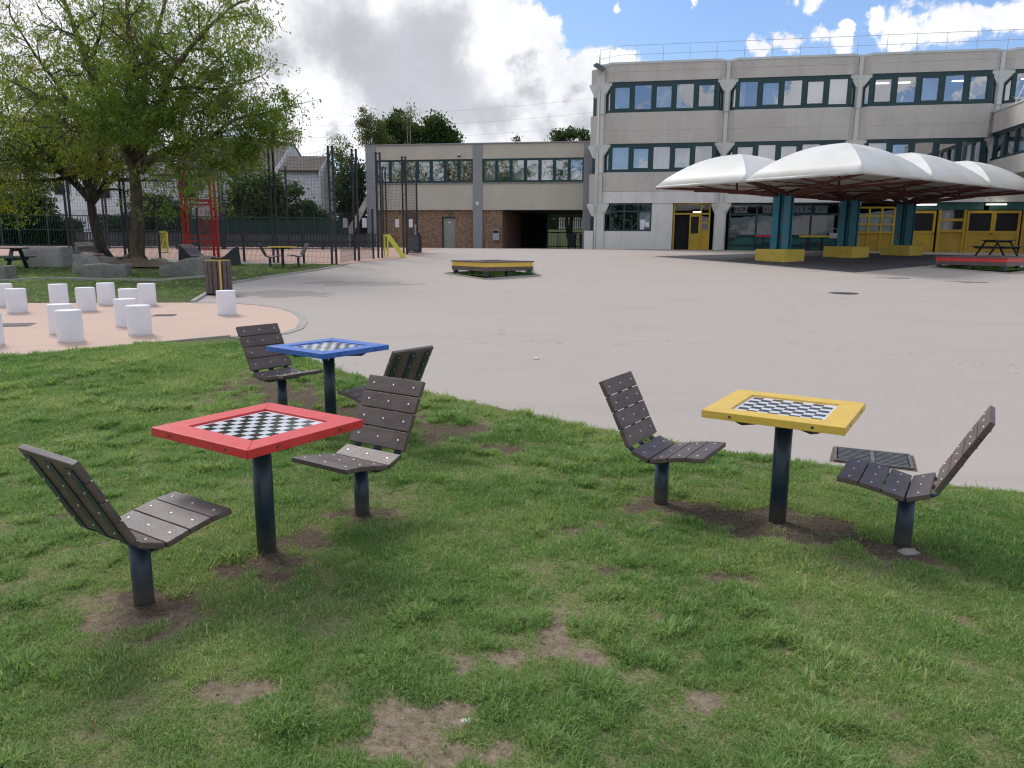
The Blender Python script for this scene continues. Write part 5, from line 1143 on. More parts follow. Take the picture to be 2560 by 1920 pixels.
# ------------------------------------------------------------------ houses beyond the fence
def house(name, x0, x1, y0, yr, y1, ze, zr_, zb_, label, wallm='housew', roofm='tile', win=(), open_=None):
    H = thing(name, (x0, y0, 1.2), label, 'house', 'houses beyond the fence')
    m = MB(); zf = .9; prof = [(y0, zf), (y1, zf), (y1, zb_), (yr, zr_), (y0, ze)]
    if open_:   # an open porch cut out of the lower right front corner
        xo, zo = open_
        m.slab([(x0, y, z) for y, z in prof], (xo-x0, 0, 0)); up = [(y0, zo), (y1, zo), (y1, zb_), (yr, zr_), (y0, ze)]
        m.slab([(xo, y, z) for y, z in up], (x1-xo, 0, 0)); m.box(((xo+x1)/2, y1-1, (zf+zo)/2), (x1-xo, .2, zo-zf)); m.box((xo+(x1-xo)*.48, y0+.2, (zf+zo)/2), (.45, .4, zo-zf)); m.box((x1-.15, y0+2.2, (zf+zo)/2), (.3, 1.5, zo-zf))
    else: m.slab([(x0, y, z) for y, z in prof], (x1-x0, 0, 0))
    m.build('wall', wallm, H)
    m = MB(); o_ = .12; m.slab([(x0-.1, y0-.35, ze-.1+o_), (x1+.06, y0-.35, ze-.1+o_), (x1+.06, yr, zr_+o_), (x0-.1, yr, zr_+o_)], (0, 0, -.12)); m.slab([(x0-.1, yr+.01, zr_+o_), (x1+.06, yr+.01, zr_+o_), (x1+.06, y1+.2, zb_+o_-.05), (x0-.1, y1+.2, zb_+o_-.05)], (0, 0, -.12))
    m.build('roof', roofm, H)
    m = MB(); m.slab([(x1+.0, y0-.35, ze-.12+o_), (x1+.0, yr, zr_+o_-.02), (x1+.0, yr, zr_-.3), (x1, y0-.35, ze-.42)], (.1, 0, 0)); m.build('verge_board', 'housew', H)
    for (cx, cz, w, h) in win:
        m = MB(); m.box((cx, y0-.02, cz), (w, .1, h)); w_ = m.build('window', 'coping', H); m = MB(); m.box((cx, y0-.08, cz), (w-.16, .02, h-.16)); m.build('pane', 'dark', w_)
def hx(px, Y): t = ray(px, 480); return t[0]/t[1]*Y
def hz(py, Y, px=700): return at(px, py, Y).z
house('terraced_house', hx(705, 56), hx(801, 56), 56, 58.3, 61.2, hz(427, 56), hz(394, 58.3), hz(425, 61.2), 'white house with lowest brown roof and open porch, right of the other houses', open_=(hx(775, 56), 3.9))
house('terraced_house', hx(560, 58), hx(690, 58), 58, 62.9, 65.2, hz(425, 58), hz(358, 62.9), hz(392, 65.2), 'white house with steep brown roof and slanting white gable, middle of the row')
house('terraced_house', hx(440, 60), hx(632, 60), 60.2, 66.4, 69, hz(430, 60.2), hz(349, 66.4), hz(380, 69), 'white house whose tall brown roof rises behind the tree crown', win=((hx(500, 60), 5.4, 1.2, 1.3),))
house('white_outbuilding', hx(385, 50), hx(541, 50), 50, 51.5, 53.3, hz(438, 50, 540), hz(425, 51.5, 540), hz(452, 53.3, 568), 'white walled house end standing behind the red goal tower', win=((hx(470, 50), 5.0, 1.3, 1.4),))
house('terraced_house', hx(-60, 60), hx(300, 60), 60, 66, 70, hz(418, 60, 100), hz(345, 66, 100), hz(380, 70, 100), 'long white house with dull brown roof behind the left tree', win=((hx(148, 60), hz(468, 60, 148), .75, 1.3), (hx(172, 60), hz(468, 60, 148), .4, 1.3), (hx(0, 60), hz(468, 60, 0), 1.1, 1.5), (hx(262, 60), hz(475, 60, 262), 1.0, 1.4)))
house('terraced_house', hx(290, 63), hx(400, 63), 63, 68, 71, hz(425, 63, 300), hz(372, 68, 300), hz(400, 71, 300), 'white house with brown roof mostly hidden behind the big trunk')

# ------------------------------------------------------------------ leaves and trees
def leaves(name, C_, size, mat, parent=None, aspect=.5, droop=None, vary=.35):
    n = len(C_); a = rng.normal(size=(n, 3)); 
    if droop is not None: a = a*.55+np.array([0, 0, -droop])
    a /= np.linalg.norm(a, axis=1)[:, None]; b = np.cross(a, rng.normal(size=(n, 3))); b /= np.linalg.norm(b, axis=1)[:, None]
    s = (size*(1+vary*rng.normal(size=n)).clip(.4, 1.8))[:, None]; a = a*s; b = b*s*aspect
    V = np.stack([C_, C_+a*.5+b*.5, C_+a, C_+a*.5-b*.5], 1).reshape(-1, 3)
    off = wl(parent); V = V-np.array([off.x, off.y, off.z])
    me = bpy.data.meshes.new(name); me.vertices.add(4*n); me.vertices.foreach_set('co', V.astype(np.float32).ravel())
    me.loops.add(4*n); me.loops.foreach_set('vertex_index', np.arange(4*n)); me.polygons.add(n); me.polygons.foreach_set('loop_start', np.arange(0, 4*n, 4)); me.polygons.foreach_set('loop_total', np.full(n, 4))
    at_ = me.attributes.new('rnd', 'FLOAT', 'FACE'); at_.data.foreach_set('value', rng.random(n).astype(np.float32))
    me.update(calc_edges=True); me.materials.append(MT[mat]); o = bpy.data.objects.new(name, me); COL.objects.link(o)
    if parent is not None: o.parent = parent
    return o
def clumps(ells, nclump, per, r, shell=.5, low=None):
    out = []; w = np.array([e[3]*e[4]*e[5] for e in ells]); w = w/w.sum()
    for k in range(nclump):
        e = ells[rng.choice(len(ells), p=w)]; d_ = rng.normal(size=3); d_ /= np.linalg.norm(d_); q = np.array(e[:3])+d_*np.array(e[3:6])*(shell+(1-shell)*rng.random())*(.85+.3*rng.random())
        rr = r*(.5+rng.random()); out.append(q+rng.normal(size=(int(per*(.5+rng.random())), 3))*rr*np.array([.6, .6, .42]))
    return np.concatenate(out)
def bgtree(name, base, ells, mat, nclump, per, r, size, label, bark='barkd', trunk_r=.18, droop=None, cat='tree', group='trees behind the buildings', aspect=.6):
    T = thing(name, base, label, cat, group); m = MB(); b = Vector(base)
    for i, e in enumerate(ells[:7]):
        c = Vector(e[:3]); mid = b.lerp(c, .5)+Vector((random.uniform(-.3, .3), 0, random.uniform(0, .4))); m.tube([b, mid, c, c+Vector((random.uniform(-.3, .3), 0, e[5]*.6))], [trunk_r, trunk_r*.65, trunk_r*.3, .01], 6)
    m.build('trunk', bark, T); leaves('crown', clumps(ells, nclump, per, r), size, mat, T, aspect, droop); return T
def E(px, py, Y, rx, rz, ry=None): q = at(px, py, Y); k = Y/F; return (q.x, q.y, q.z, rx*k, (ry or rx)*k, rz*k)
bgtree('leafy_tree', XY(640, 52), [E(640, 500, 50, 62, 50), E(600, 545, 50, 45, 45), E(690, 540, 50, 50, 45), E(668, 470, 50, 50, 30), E(610, 470, 50, 35, 35), E(725, 480, 50, 28, 20)], 'L_dark', 330, 55, .45, .2, 'dark green leafy tree in front of the white houses behind the court')
bgtree('garden_shrub', XY(780, 50), [E(765, 530, 50, 30, 28), E(800, 545, 50, 25, 20)], 'L_dark', 70, 50, .35, .15, 'dark green shrub below the open porch of the right house', trunk_r=.06)
bgtree('garden_shrub', XY(590, 49.5), [E(600, 545, 49, 40, 14)], 'L_yel', 50, 45, .3, .13, 'yellow green shrub at the foot of the dark leafy tree', trunk_r=.05)
bgtree('plum_tree', XY(572, 54), [E(572, 450, 54, 28, 40)], 'L_dark', 60, 40, .4, .16, 'dark purplish tree between the white house end and the brown roofs', trunk_r=.1)
bgtree('birch_tree', XY(855, 58), [E(850, 360, 58, 24, 34), E(852, 405, 58, 30, 40), E(862, 460, 58, 32, 60)], 'L_birch', 90, 60, .38, .13, 'thin yellowing birch left of the annex roof', 'barkw', .1, droop=.8, aspect=.5)
bgtree('birch_tree', XY(925, 62), [E(915, 292, 62, 20, 30), E(925, 330, 62, 36, 40), E(945, 350, 62, 36, 30)], 'L_birch', 130, 60, .4, .13, 'tall drooping birch behind the left corner of the annex', 'barkw', .12, droop=.9, aspect=.5)
bgtree('birch_tree', XY(880, 55), [E(880, 480, 54, 38, 70), E(905, 430, 54, 22, 40), E(870, 540, 54, 40, 30)], 'L_hedge', 200, 60, .42, .15, 'dense dark drooping tree left of the annex stair', 'barkd', .14, droop=.7)
bgtree('maple_tree', XY(1010, 66), [E(1000, 325, 66, 45, 32), E(1040, 340, 66, 40, 24), E(1000, 298, 66, 22, 22), E(975, 340, 66, 30, 30)], 'L_dark', 190, 60, .5, .2, 'dark bushy tree rising behind the left half of the annex roof', trunk_r=.2)
bgtree('maple_tree', XY(1100, 66), [E(1085, 325, 66, 30, 30), E(1115, 345, 66, 34, 20), E(1083, 308, 66, 18, 14)], 'L_dark', 120, 60, .45, .2, 'dark rounded tree behind the middle of the annex roof', trunk_r=.18)
bgtree('birch_tree', XY(1018, 63), [E(1018, 300, 63, 16, 34), E(1025, 272, 63, 10, 14)], 'L_birch', 26, 24, .4, .12, 'sparse nearly bare birch standing in front of the dark bushy trees', 'barkw', .09, droop=.9, aspect=.5)
bgtree('small_tree', XY(1290, 66), [E(1290, 348, 66, 9, 8)], 'L_dark', 8, 18, .25, .13, 'tiny tree top showing over the middle of the annex roof', trunk_r=.04)
bgtree('maple_tree', XY(1420, 64), [E(1412, 335, 64, 28, 12), E(1450, 340, 64, 24, 12), E(1400, 350, 64, 25, 12), E(1470, 350, 64, 20, 12)], 'L_dark', 100, 40, .35, .16, 'wide low tree top between the annex roof and the main school building', trunk_r=.12)
bgtree('conifer_bush', XY(70, 48), [E(40, 530, 46, 62, 50), E(80, 510, 46, 40, 35), E(20, 590, 46, 50, 30), E(110, 560, 46, 36, 40)], 'L_hedge', 260, 55, .4, .14, 'dark bushy conifer behind the green fence at the left edge', trunk_r=.12, droop=.2)
bgtree('garden_tree', XY(385, 50), [E(390, 520, 48, 60, 34), E(340, 560, 48, 60, 26), E(440, 545, 48, 40, 30)], 'L_hedge', 190, 55, .4, .16, 'mid green garden tree behind the fence between the trunk and the red tower', trunk_r=.1)
# hedge behind the fence
def hedge(name, x0, x1, y, h, n, mat, label):
    m = MB(); pts = []
    for k in range(n):
        x = x0+(x1-x0)*random.random(); hh = h*(.82+.3*mn.noise(Vector((x*.5, y, 0)))+.1*mn.noise(Vector((x*2, 0, 0)))); z = hh*random.random()**.8
        pts.append((x, y+random.gauss(0, .35), 1.15+z))
    T = thing(name, ((x0+x1)/2, y, 1.2), label, 'hedge'); leaves('foliage', np.array(pts), .15, mat, T, .6)
    for i in range(24): x = x0+(x1-x0)*i/23; m.tube([(x, y, 1.1), (x+random.uniform(-.3, .3), y+.1, 1.2+h*.7)], [.05, .01], 5)
    m.build('stems', 'barkd', T); m = MB(); n_ = 30; vs = []
    for i in range(n_+1): x = x0+(x1-x0)*i/n_; vs += [(x, y+.45+.2*math.sin(i*1.7), 1.0), (x, y+.5+.2*math.sin(i*2.3), 1.15+h*.68)]
    m.add(vs, [(2*i, 2*i+2, 2*i+3, 2*i+1) for i in range(n_)]); m.build('inner_foliage', 'L_hedge', T)
hedge('hedge', -46, -26, 45.8, 2.3, 26000, 'L_hedge', 'dense dark hedge behind the green fence on the far left')
hedge('hedge', -26, -18.5, 47.8, 2.0, 12000, 'L_hedge', 'dark clipped hedge behind the court left of the white houses')
hedge('hedge', -18.5, -11.5, 48.6, 2.1, 10000, 'L_hedge', 'flowering dark hedge behind the court boards near the annex stair')

hx_ = PL(11, -24, 0); hedge('hedge', hx_[0]-9, hx_[0]+9, hx_[1], 5.5, 9000, 'L_hedge', 'dark hedge seen through the passage gate behind the grass bank')
# ------------------------------------------------------------------ the two ash trees on the back lawn
def ash(name, base, trunk, limbs, bark, label, r0, nsub, sub_len, spray_n, seed, leafn=8):
    rd = random.Random(seed); T = thing(name, base, label, 'tree', 'ash trees on the back lawn'); m = MB(); tips = []; tw = MB()
    def smooth(pts, k=4):
        out = []
        for i in range(len(pts)-1):
            p0 = pts[max(i-1, 0)]; p1 = pts[i]; p2 = pts[i+1]; p3 = pts[min(i+2, len(pts)-1)]
            for j in range(k):
                t = j/k; out.append(.5*((2*p1)+(p2-p0)*t+(2*p0-5*p1+4*p2-p3)*t*t+(3*p1-p0-3*p2+p3)*t**3))
        out.append(pts[-1]); return out
    tp = smooth(trunk, 5); n = len(tp); rad = [r0*(1+.9*max(0, 1-i/3.)**2)*(1-.35*i/n) for i in range(n)]
    m.tube(tp, rad, 14)
    for k in range(7):   # root flare
        a = 2*math.pi*k/7+.3; c = Vector((math.cos(a), math.sin(a), 0)); b = Vector(base); m.tube([b+c*r0*.6+Vector((0, 0, .42)), b+c*r0*1.4+Vector((0, 0, .14)), b+c*r0*2.5+Vector((0, 0, -.06))], [r0*.42, r0*.34, r0*.12], 7)
    def sub(p, d_, L_, r, lv):
        pts = [p]; q = p; dd = d_.normalized(); seg = 4
        for i in range(seg):
            dd = (dd+Vector((rd.gauss(0, .22), rd.gauss(0, .22), rd.gauss(0, .16)+(-.06 if lv == 0 else .03)))).normalized(); q = q+dd*L_/seg; pts.append(q)
            if lv == 0: tips.append((q, dd))
            elif i > 0:
                for _ in range(2 if lv == 1 else 2):
                    side = dd.cross(Vector((rd.gauss(0, 1), rd.gauss(0, 1), rd.gauss(0, 1)))).normalized(); sub(q, dd*.6+side*.8, L_*rd.uniform(.4, .62), r*.45, lv-1)
        (m if lv > 0 else tw).tube(pts, [max(r*(1-.75*i/seg), .006) for i in range(seg+1)], 6 if lv > 0 else 4, cap=False)
    for lm, lr in limbs:
        pts = smooth(lm, 5); n = len(pts); m.tube(pts, [lr*(1-.85*i/n) for i in range(n)], 9)
        for i in range(3, n):
            dd = (pts[i]-pts[i-1]).normalized(); k = nsub
            while k > 0:
                if rd.random() < k:
                    side = dd.cross(Vector((rd.gauss(0, 1), rd.gauss(0, 1), rd.gauss(0, 1)))).normalized(); side.z = side.z*.7+.05
                    L_ = sub_len*rd.uniform(.55, 1.1)*(1.1-.4*i/n); sub(pts[i], dd*.55+side*.9, L_, lr*(1-.8*i/n)*.38+.008, 1)
                k -= 1
        sub(pts[-1], (pts[-1]-pts[-2]), sub_len*.8, lr*.2+.006, 1)
    m.build('trunk', bark, T); tw.build('twigs', bark, T)
    cen = []
    for q, dd in tips:
        for _ in range(spray_n):
            c = np.array(q)+np.array([rd.gauss(0, .13), rd.gauss(0, .13), rd.gauss(0, .10)-.05]); ax = np.array([rd.gauss(0, .5), rd.gauss(0, .5), -.45]); ax /= np.linalg.norm(ax)
            for j in range(leafn): cen.append(c+ax*(.27*j/leafn)+np.array([rd.gauss(0, .035), rd.gauss(0, .035), rd.gauss(0, .025)]))
    for (px, py, dY, rx, rz, n_) in CR.get(name+str(seed), ()):
        q = np.array(at(px, py, base[1]+dY)); k_ = (base[1]+dY)/F
        for _ in range(int(n_*1.3)):
            dv = rng.normal(size=3); dv /= np.linalg.norm(dv); c = q+dv*np.array([rx*k_, 1.1, rz*k_])*(.35+.65*rng.random()**.5)
            for _ in range(int(rng.integers(5, 12))):
                c2 = c+rng.normal(size=3)*np.array([.17, .17, .11]); ax = np.array([rng.normal()*.5, rng.normal()*.5, -.6]); ax /= np.linalg.norm(ax)
                for j in range(leafn): cen.append(c2+ax*(.27*j/leafn)+rng.normal(size=3)*.033)
    cen = np.array(cen); print(name, 'leaves', len(cen)); leaves('crown', cen, .095, 'L_ash', T, .38, .55, .3); return T
CR = {'ash_tree3': [(690, 300, -1, 45, 40, 34), (640, 330, -1, 55, 35, 40), (720, 320, -1.2, 22, 20, 9), (700, 245, -1, 22, 20, 9), (600, 255, 0, 60, 40, 38), (560, 380, -1.5, 70, 45, 44), (620, 390, -1, 35, 30, 16), (500, 300, -1, 70, 50, 44), (430, 350, -2, 60, 40, 34), (560, 150, -1, 60, 50, 34), (620, 110, -1, 35, 45, 14), (660, 50, -1, 25, 25, 5), (480, 200, 1, 60, 60, 34), (400, 250, -2, 60, 50, 32), (300, 200, -3, 60, 60, 28), (380, 120, 0, 70, 60, 26), (500, 60, 0, 70, 50, 20), (250, 120, -1, 60, 60, 18), (410, 520, -2.5, 28, 18, 4), (470, 420, -2.5, 40, 35, 14), (300, 310, -3.5, 70, 40, 32), (230, 250, -3.5, 60, 50, 30), (440, 30, 1, 80, 40, 14), (590, 20, 0, 50, 30, 10), (350, 20, 0, 60, 40, 16), (300, 70, 1, 50, 40, 14), (420, 120, -2, 50, 40, 16), (230, 30, 1, 60, 40, 12)],
 'ash_tree11': [(60, 330, -1.5, 80, 50, 46), (150, 300, 0, 80, 60, 46), (30, 400, -2, 60, 35, 28), (120, 390, -1, 70, 35, 32), (60, 250, 0, 80, 60, 46), (20, 180, 1, 60, 50, 26), (140, 200, 1, 70, 60, 34), (230, 380, -2, 60, 40, 30), (265, 430, -2, 30, 20, 6), (60, 455, -2, 70, 22, 22), (0, 480, -2.5, 30, 25, 8), (160, 100, 1, 70, 50, 18), (50, 80, 1, 60, 50, 14), (250, 330, -2, 50, 40, 20)]}
def A(px, py, Y): return at(px, py, Y)
b1 = G(342, 663); y1 = b1.y
ash('ash_tree', b1, [b1-Vector((0, 0, .1)), A(345, 600, y1), A(343, 540, y1), A(341, 480, y1), A(334, 425, y1), A(322, 380, y1)],
    [([A(330, 410, y1), A(305, 340, y1), A(262, 260, y1+.5), A(225, 175, y1+1), A(195, 90, y1+1), A(160, 0, y1+1.5), A(120, -90, y1+1.5)], .21),
     ([A(325, 385, y1), A(326, 300, y1-.5), A(322, 220, y1-1), A(330, 130, y1-1.2), A(318, 40, y1-1.4), A(322, -90, y1-1.5)], .19),
     ([A(345, 400, y1), A(372, 335, y1), A(402, 280, y1-.6), A(412, 215, y1-.9), A(445, 160, y1-1.5), A(500, 90, y1-2), A(575, 20, y1-2.2)], .2),
     ([A(350, 430, y1), A(398, 385, y1), A(450, 368, y1-.4), A(520, 345, y1-.8), A(585, 300, y1-1), A(650, 285, y1-1.2)], .15),
     ([A(340, 390, y1), A(352, 280, y1+1.2), A(365, 170, y1+2.2), A(398, 60, y1+2.8), A(430, -60, y1+3.2)], .17),
     ([A(408, 225, y1-.9), A(470, 218, y1-.6), A(540, 222, y1), A(610, 205, y1+.4)], .08),
     ([A(320, 380, y1), A(285, 330, y1-1.5), A(235, 290, y1-2.6), A(170, 260, y1-3.4), A(100, 240, y1-4)], .15),
     ([A(345, 410, y1), A(380, 390, y1-1.6), A(430, 400, y1-2.8), A(490, 415, y1-3.6)], .09),
     ([A(340, 400, y1), A(375, 330, y1+1.8), A(440, 260, y1+3), A(520, 170, y1+3.8), A(590, 110, y1+4)], .14)],
    'bark', 'big ash tree with thick mossy trunk, right one of the two on the back lawn', .245, .95, 1.75, 1, 3)
b2 = G(258, 648); y2 = b2.y
ash('ash_tree', b2, [b2-Vector((0, 0, .1)), A(248, 600, y2), A(236, 560, y2), A(229, 520, y2), A(226, 495, y2)],
    [([A(226, 500, y2), A(190, 460, y2), A(150, 425, y2-.6), A(110, 375, y2-1), A(60, 340, y2-1.6), A(0, 300, y2-2)], .16),
     ([A(224, 505, y2), A(224, 440, y2), A(212, 380, y2), A(190, 300, y2+.5), A(150, 220, y2+1), A(90, 140, y2+1.5), A(40, 60, y2+2)], .17),
     ([A(230, 505, y2), A(262, 465, y2), A(292, 425, y2-.5), A(310, 350, y2+1.5), A(300, 270, y2+2.5)], .15),
     ([A(170, 445, y2-.2), A(110, 452, y2-1), A(50, 450, y2-1.8), A(-20, 462, y2-2.2)], .085),
     ([A(226, 500, y2), A(250, 400, y2-1.5), A(255, 300, y2-2.5), A(230, 190, y2-3), A(250, 90, y2-3.2)], .14),
     ([A(224, 480, y2), A(180, 380, y2+2), A(110, 280, y2+3), A(20, 190, y2+3.5)], .14),
     ([A(110, 375, y2-1), A(60, 400, y2-2), A(0, 400, y2-3)], .07)],
    'barkd', 'slimmer dark ash tree leaning left, the left one of the two on the back lawn', .2, .95, 1.95, 1, 11)
# bare mound round the big trunk
bm = bmesh.new(); bmesh.ops.create_grid(bm, x_segments=30, y_segments=30, size=1)
for v_ in bm.verts:
    r = math.hypot(v_.co.x, v_.co.y); z = max(0, 1-r)**1.3*.30+mn.noise(v_.co*5)*.02*max(0, 1.1-r); v_.co = Vector((v_.co.x*1.5, v_.co.y*1.2, z-.03 if r > 1 else z-.0))
me = bpy.data.meshes.new('soil_mound'); bm.to_mesh(me); bm.free(); me.materials.append(MT['soil']); me.polygons.foreach_set('use_smooth', [True]*len(me.polygons))
o = bpy.data.objects.new('soil_mound', me); COL.objects.link(o); o.location = (b1.x+.1, b1.y-.2, g(b1.y)+.015); tag(o, kind='structure')

pts = []
for (x, y, z, r_) in ((-22, -30, 9, 5), (-33, -34, 10, 6), (-46, -30, 10, 6), (-28, -32, 5, 5), (-40, -32, 5, 6), (-12, -34, 6, 4), (-58, -26, 9, 6)):
    for _ in range(60): c = np.array([x, y, z])+rng.normal(size=3)*r_*.5; pts.append(c+rng.normal(size=(45, 3))*.7)
tag(leaves('treeline', np.concatenate(pts), .35, 'L_dark', None, .6), 'dark wood mirrored in the annex windows', 'wood', kind='stuff')
# ------------------------------------------------------------------ overhead lines
for k, (ya, yb) in enumerate(((277, 233), (308, 268), (338, 300))):
    m = MB(); a, b = at(640, ya, 120), at(1600, yb, 100); pts = [a.lerp(b, t)-Vector((0, 0, 1.2*math.sin(math.pi*t))) for t in np.linspace(-.6, 1.6, 24)]; m.tube(pts, .009, 4)
    tag(m.build('power_line', 'plank'), ['thin overhead wire across the sky, the top one', 'thin overhead wire across the sky, the middle one', 'thin overhead wire across the sky, the lowest one'][k], 'wire', 'overhead wires')

# ------------------------------------------------------------------ grass
pc = bpy.data.collections.new('grass_tufts')
def tuft(i, nb, L0, spread, bend, width):
    rd = random.Random(100+i); vs, fs, rn = [], [], []
    for k in range(nb):
        a = rd.uniform(0, 6.283); r = spread*math.sqrt(rd.random()); base = Vector((r*math.cos(a), r*math.sin(a), -.004)); out = Vector((math.cos(a+rd.gauss(0, .8)), math.sin(a+rd.gauss(0, .8)), 0)); L_ = L0*rd.uniform(.45, 1.15); w = width*rd.uniform(.7, 1.3); bd = bend*rd.uniform(.3, 1.5)
        side = out.cross(Vector((0, 0, 1))); side = (side+Vector((rd.gauss(0, .3), rd.gauss(0, .3), 0))).normalized(); b = len(vs); p = base; ang = rd.uniform(.05, .5); pts = []
        for j in range(4): pts.append(p); dz = Vector((out.x*math.sin(ang), out.y*math.sin(ang), math.cos(ang))); p = p+dz*L_/3; ang = min(ang+bd*.55, 2.0)
        for j, q in enumerate(pts[:3]): ww = w*(1, .85, .55)[j]; vs += [q-side*ww, q+side*ww]
        vs.append(pts[3]); fs += [(b, b+1, b+3, b+2), (b+2, b+3, b+5, b+4), (b+4, b+5, b+6)]; rv = rd.random(); rv = rv if rd.random() > .035 else 1.7; rn += [rv]*3
    me = bpy.data.meshes.new('grass_tuft'); me.from_pydata([tuple(v) for v in vs], [], fs); a_ = me.attributes.new('rnd', 'FLOAT', 'FACE'); a_.data.foreach_set('value', rn); me.materials.append(MT['grass'])
    o = bpy.data.objects.new('grass_tuft', me); pc.objects.link(o)
for i in range(6): tuft(i, 16, .029, .040, 1.2, .0017)
for i in range(3): tuft(10+i, 28, .044, .024, 1.0, .0019)
def turf_material():
    m = bpy.data.materials.new('trodden_turf'); m.use_nodes = True; N = NT(m.node_tree); v = N.new('ShaderNodeNewGeometry').outputs['Position']
    ba = N.new('ShaderNodeAttribute', attribute_name='bare').outputs['Fac']
    th = N.mix(N.mr(N.noise(v, 90, 5, .75), .38, .62), (.09, .10, .035), (.30, .30, .14)); th = N.mix(N.mr(N.noise(v, 7, 4), .45, .75, 0, .6), th, (.27, .22, .14))
    so = N.mix(N.mr(N.noise(v, 26, 8, .7), .35, .65), (.17, .125, .085), (.34, .27, .19)); so = N.mix(N.mr(N.noise(v, 110, 2), .62, .68, 0, .7), so, (.42, .36, .29)); so = N.mix(N.mr(N.noise(v, 70, 2), .64, .7, 0, .7), so, (.07, .05, .035))
    wet = N.mr(N.noise(v, 1.1, 3), .5, .7, 0, .45); so = N.mix(wet, so, (.12, .085, .06)); dk = N.new('ShaderNodeAttribute', attribute_name='dark_soil').outputs['Fac']; so = N.mix(N.math('MULTIPLY', dk, .75, clamp=True), so, N.mix(N.mr(N.noise(v, 60, 4), .4, .6), (.045, .03, .022), (.13, .095, .07)))  # soil tinted darker in the patches around and beyond the posts
    f = N.mr(N.math('ADD', ba, N.math('MULTIPLY', N.math('SUBTRACT', N.noise(v, 16, 7, .7), .5), 2.6)), .3, .75)
    b = N.new('ShaderNodeBsdfPrincipled'); N.l.new(N.mix(f, th, so), b.inputs['Base Color']); b.inputs['Roughness'].default_value = .95; b.inputs['Specular IOR Level'].default_value = .1
    bn = N.new('ShaderNodeBump'); bn.inputs['Strength'].default_value = 1; bn.inputs['Distance'].default_value = .012; N.l.new(N.noise(v, 45, 5, .7), bn.inputs['Height']); N.l.new(bn.outputs[0], b.inputs['Normal'])
    o = N.new('ShaderNodeOutputMaterial'); N.l.new(b.outputs[0], o.inputs[0]); return m
PATCH = [(1383, 1590, 46, 62, 1), (1157, 1672, 34, 22, 1), (1262, 1664, 46, 20, 1), (1480, 1668, 34, 26, 1), (655, 1748, 95, 30, 1), (985, 1805, 75, 55, 1), (930, 1880, 120, 45, 1), (1130, 1800, 80, 40, .9), (515, 1735, 34, 18, 1),
         (1080, 1905, 190, 22, .9), (350, 1545, 130, 42, 1), (385, 1510, 70, 30, 1), (672, 1408, 112, 40, 1), (760, 1360, 60, 26, .8), (920, 1292, 100, 26, .95), (1650, 1262, 60, 18, .9), (1760, 1282, 130, 24, 1), (1930, 1318, 190, 36, 1), (2090, 1335, 110, 26, .9), (2250, 1385, 100, 28, .95),
         (850, 1030, 130, 24, .9), (960, 1045, 90, 20, .8), (1120, 1080, 90, 34, .8), (1260, 1130, 90, 26, .6), (660, 965, 160, 34, .75), (740, 1000, 90, 22, .8), (140, 1290, 70, 16, .6), (1540, 1440, 60, 14, .6), (1830, 1450, 70, 16, .6), (1400, 1330, 110, 18, .6), (2400, 1560, 90, 16, .5), (1700, 1560, 60, 14, .5), (1950, 1640, 60, 14, .5), (300, 1620, 70, 16, .6), (1760, 1760, 60, 18, .5)]
def vnoise(x, y, s, seed): return np.array([mn.noise(Vector((a*s+seed, b*s-seed, seed*1.7))) for a, b in zip(x, y)])
def bareness(X, Y, n2_, which=None):
    B = np.zeros(len(X)); S = np.ones(len(X))
    for (px, py, rx, ry, st) in (PATCH if which is None else [p for p in PATCH if p[1] < 1520]):
        rx *= .98; ry *= .92; c = G(px, py); ex = G(px+rx, py); ey = G(px, py-ry); RX = (ex-c).length; RY = max(.5*(ey-c).length, .04)
        dd = np.sqrt(((X-c.x)/RX)**2+((Y-c.y)/(RY*2))**2)+.8*n2_; B += st*2.0*np.clip(1.25-dd, 0, 1); S *= 1-.45*st*np.clip(1.4-dd, 0, 1)
    return B, S
gx = np.arange(-9, 8.01, .05); gy = np.arange(1.2, 10.6, .05); XX, YY = np.meshgrid(gx, gy); ny, nx = XX.shape
in_ = inside(front_lawn, XX.ravel(), YY.ravel()); n2g = vnoise(XX.ravel(), YY.ravel(), 6.5, 9.7); Bg, _ = bareness(XX.ravel(), YY.ravel(), n2g)
ZZ = np.interp(YY.ravel(), GY, GZ)+.016+.006*vnoise(XX.ravel(), YY.ravel(), 3, 1.)-.006*np.clip(Bg, 0, 1)
me = bpy.data.meshes.new('front_lawn'); ids = np.arange(ny*nx).reshape(ny, nx); q4 = np.stack([ids[:-1, :-1], ids[:-1, 1:], ids[1:, 1:], ids[1:, :-1]], -1).reshape(-1, 4); q4 = q4[in_[q4].all(1)]
me.vertices.add(ny*nx); me.vertices.foreach_set('co', np.stack([XX.ravel(), YY.ravel(), ZZ], 1).astype(np.float32).ravel()); me.loops.add(q4.size); me.loops.foreach_set('vertex_index', q4.ravel()); me.polygons.add(len(q4)); me.polygons.foreach_set('loop_start', np.arange(0, q4.size, 4)); me.polygons.foreach_set('loop_total', np.full(len(q4), 4))
a_ = me.attributes.new('bare', 'FLOAT', 'POINT'); a_.data.foreach_set('value', np.clip(Bg, 0, 1.5).astype(np.float32)); a_ = me.attributes.new('dark_soil', 'FLOAT', 'POINT'); a_.data.foreach_set('value', np.clip(bareness(XX.ravel(), YY.ravel(), n2g, 1)[0], 0, 1).astype(np.float32)); me.update(calc_edges=True); me.polygons.foreach_set('use_smooth', [True]*len(me.polygons)); me.materials.append(turf_material())
o = bpy.data.objects.new('front_lawn', me); COL.objects.link(o); tag(o, kind='structure')
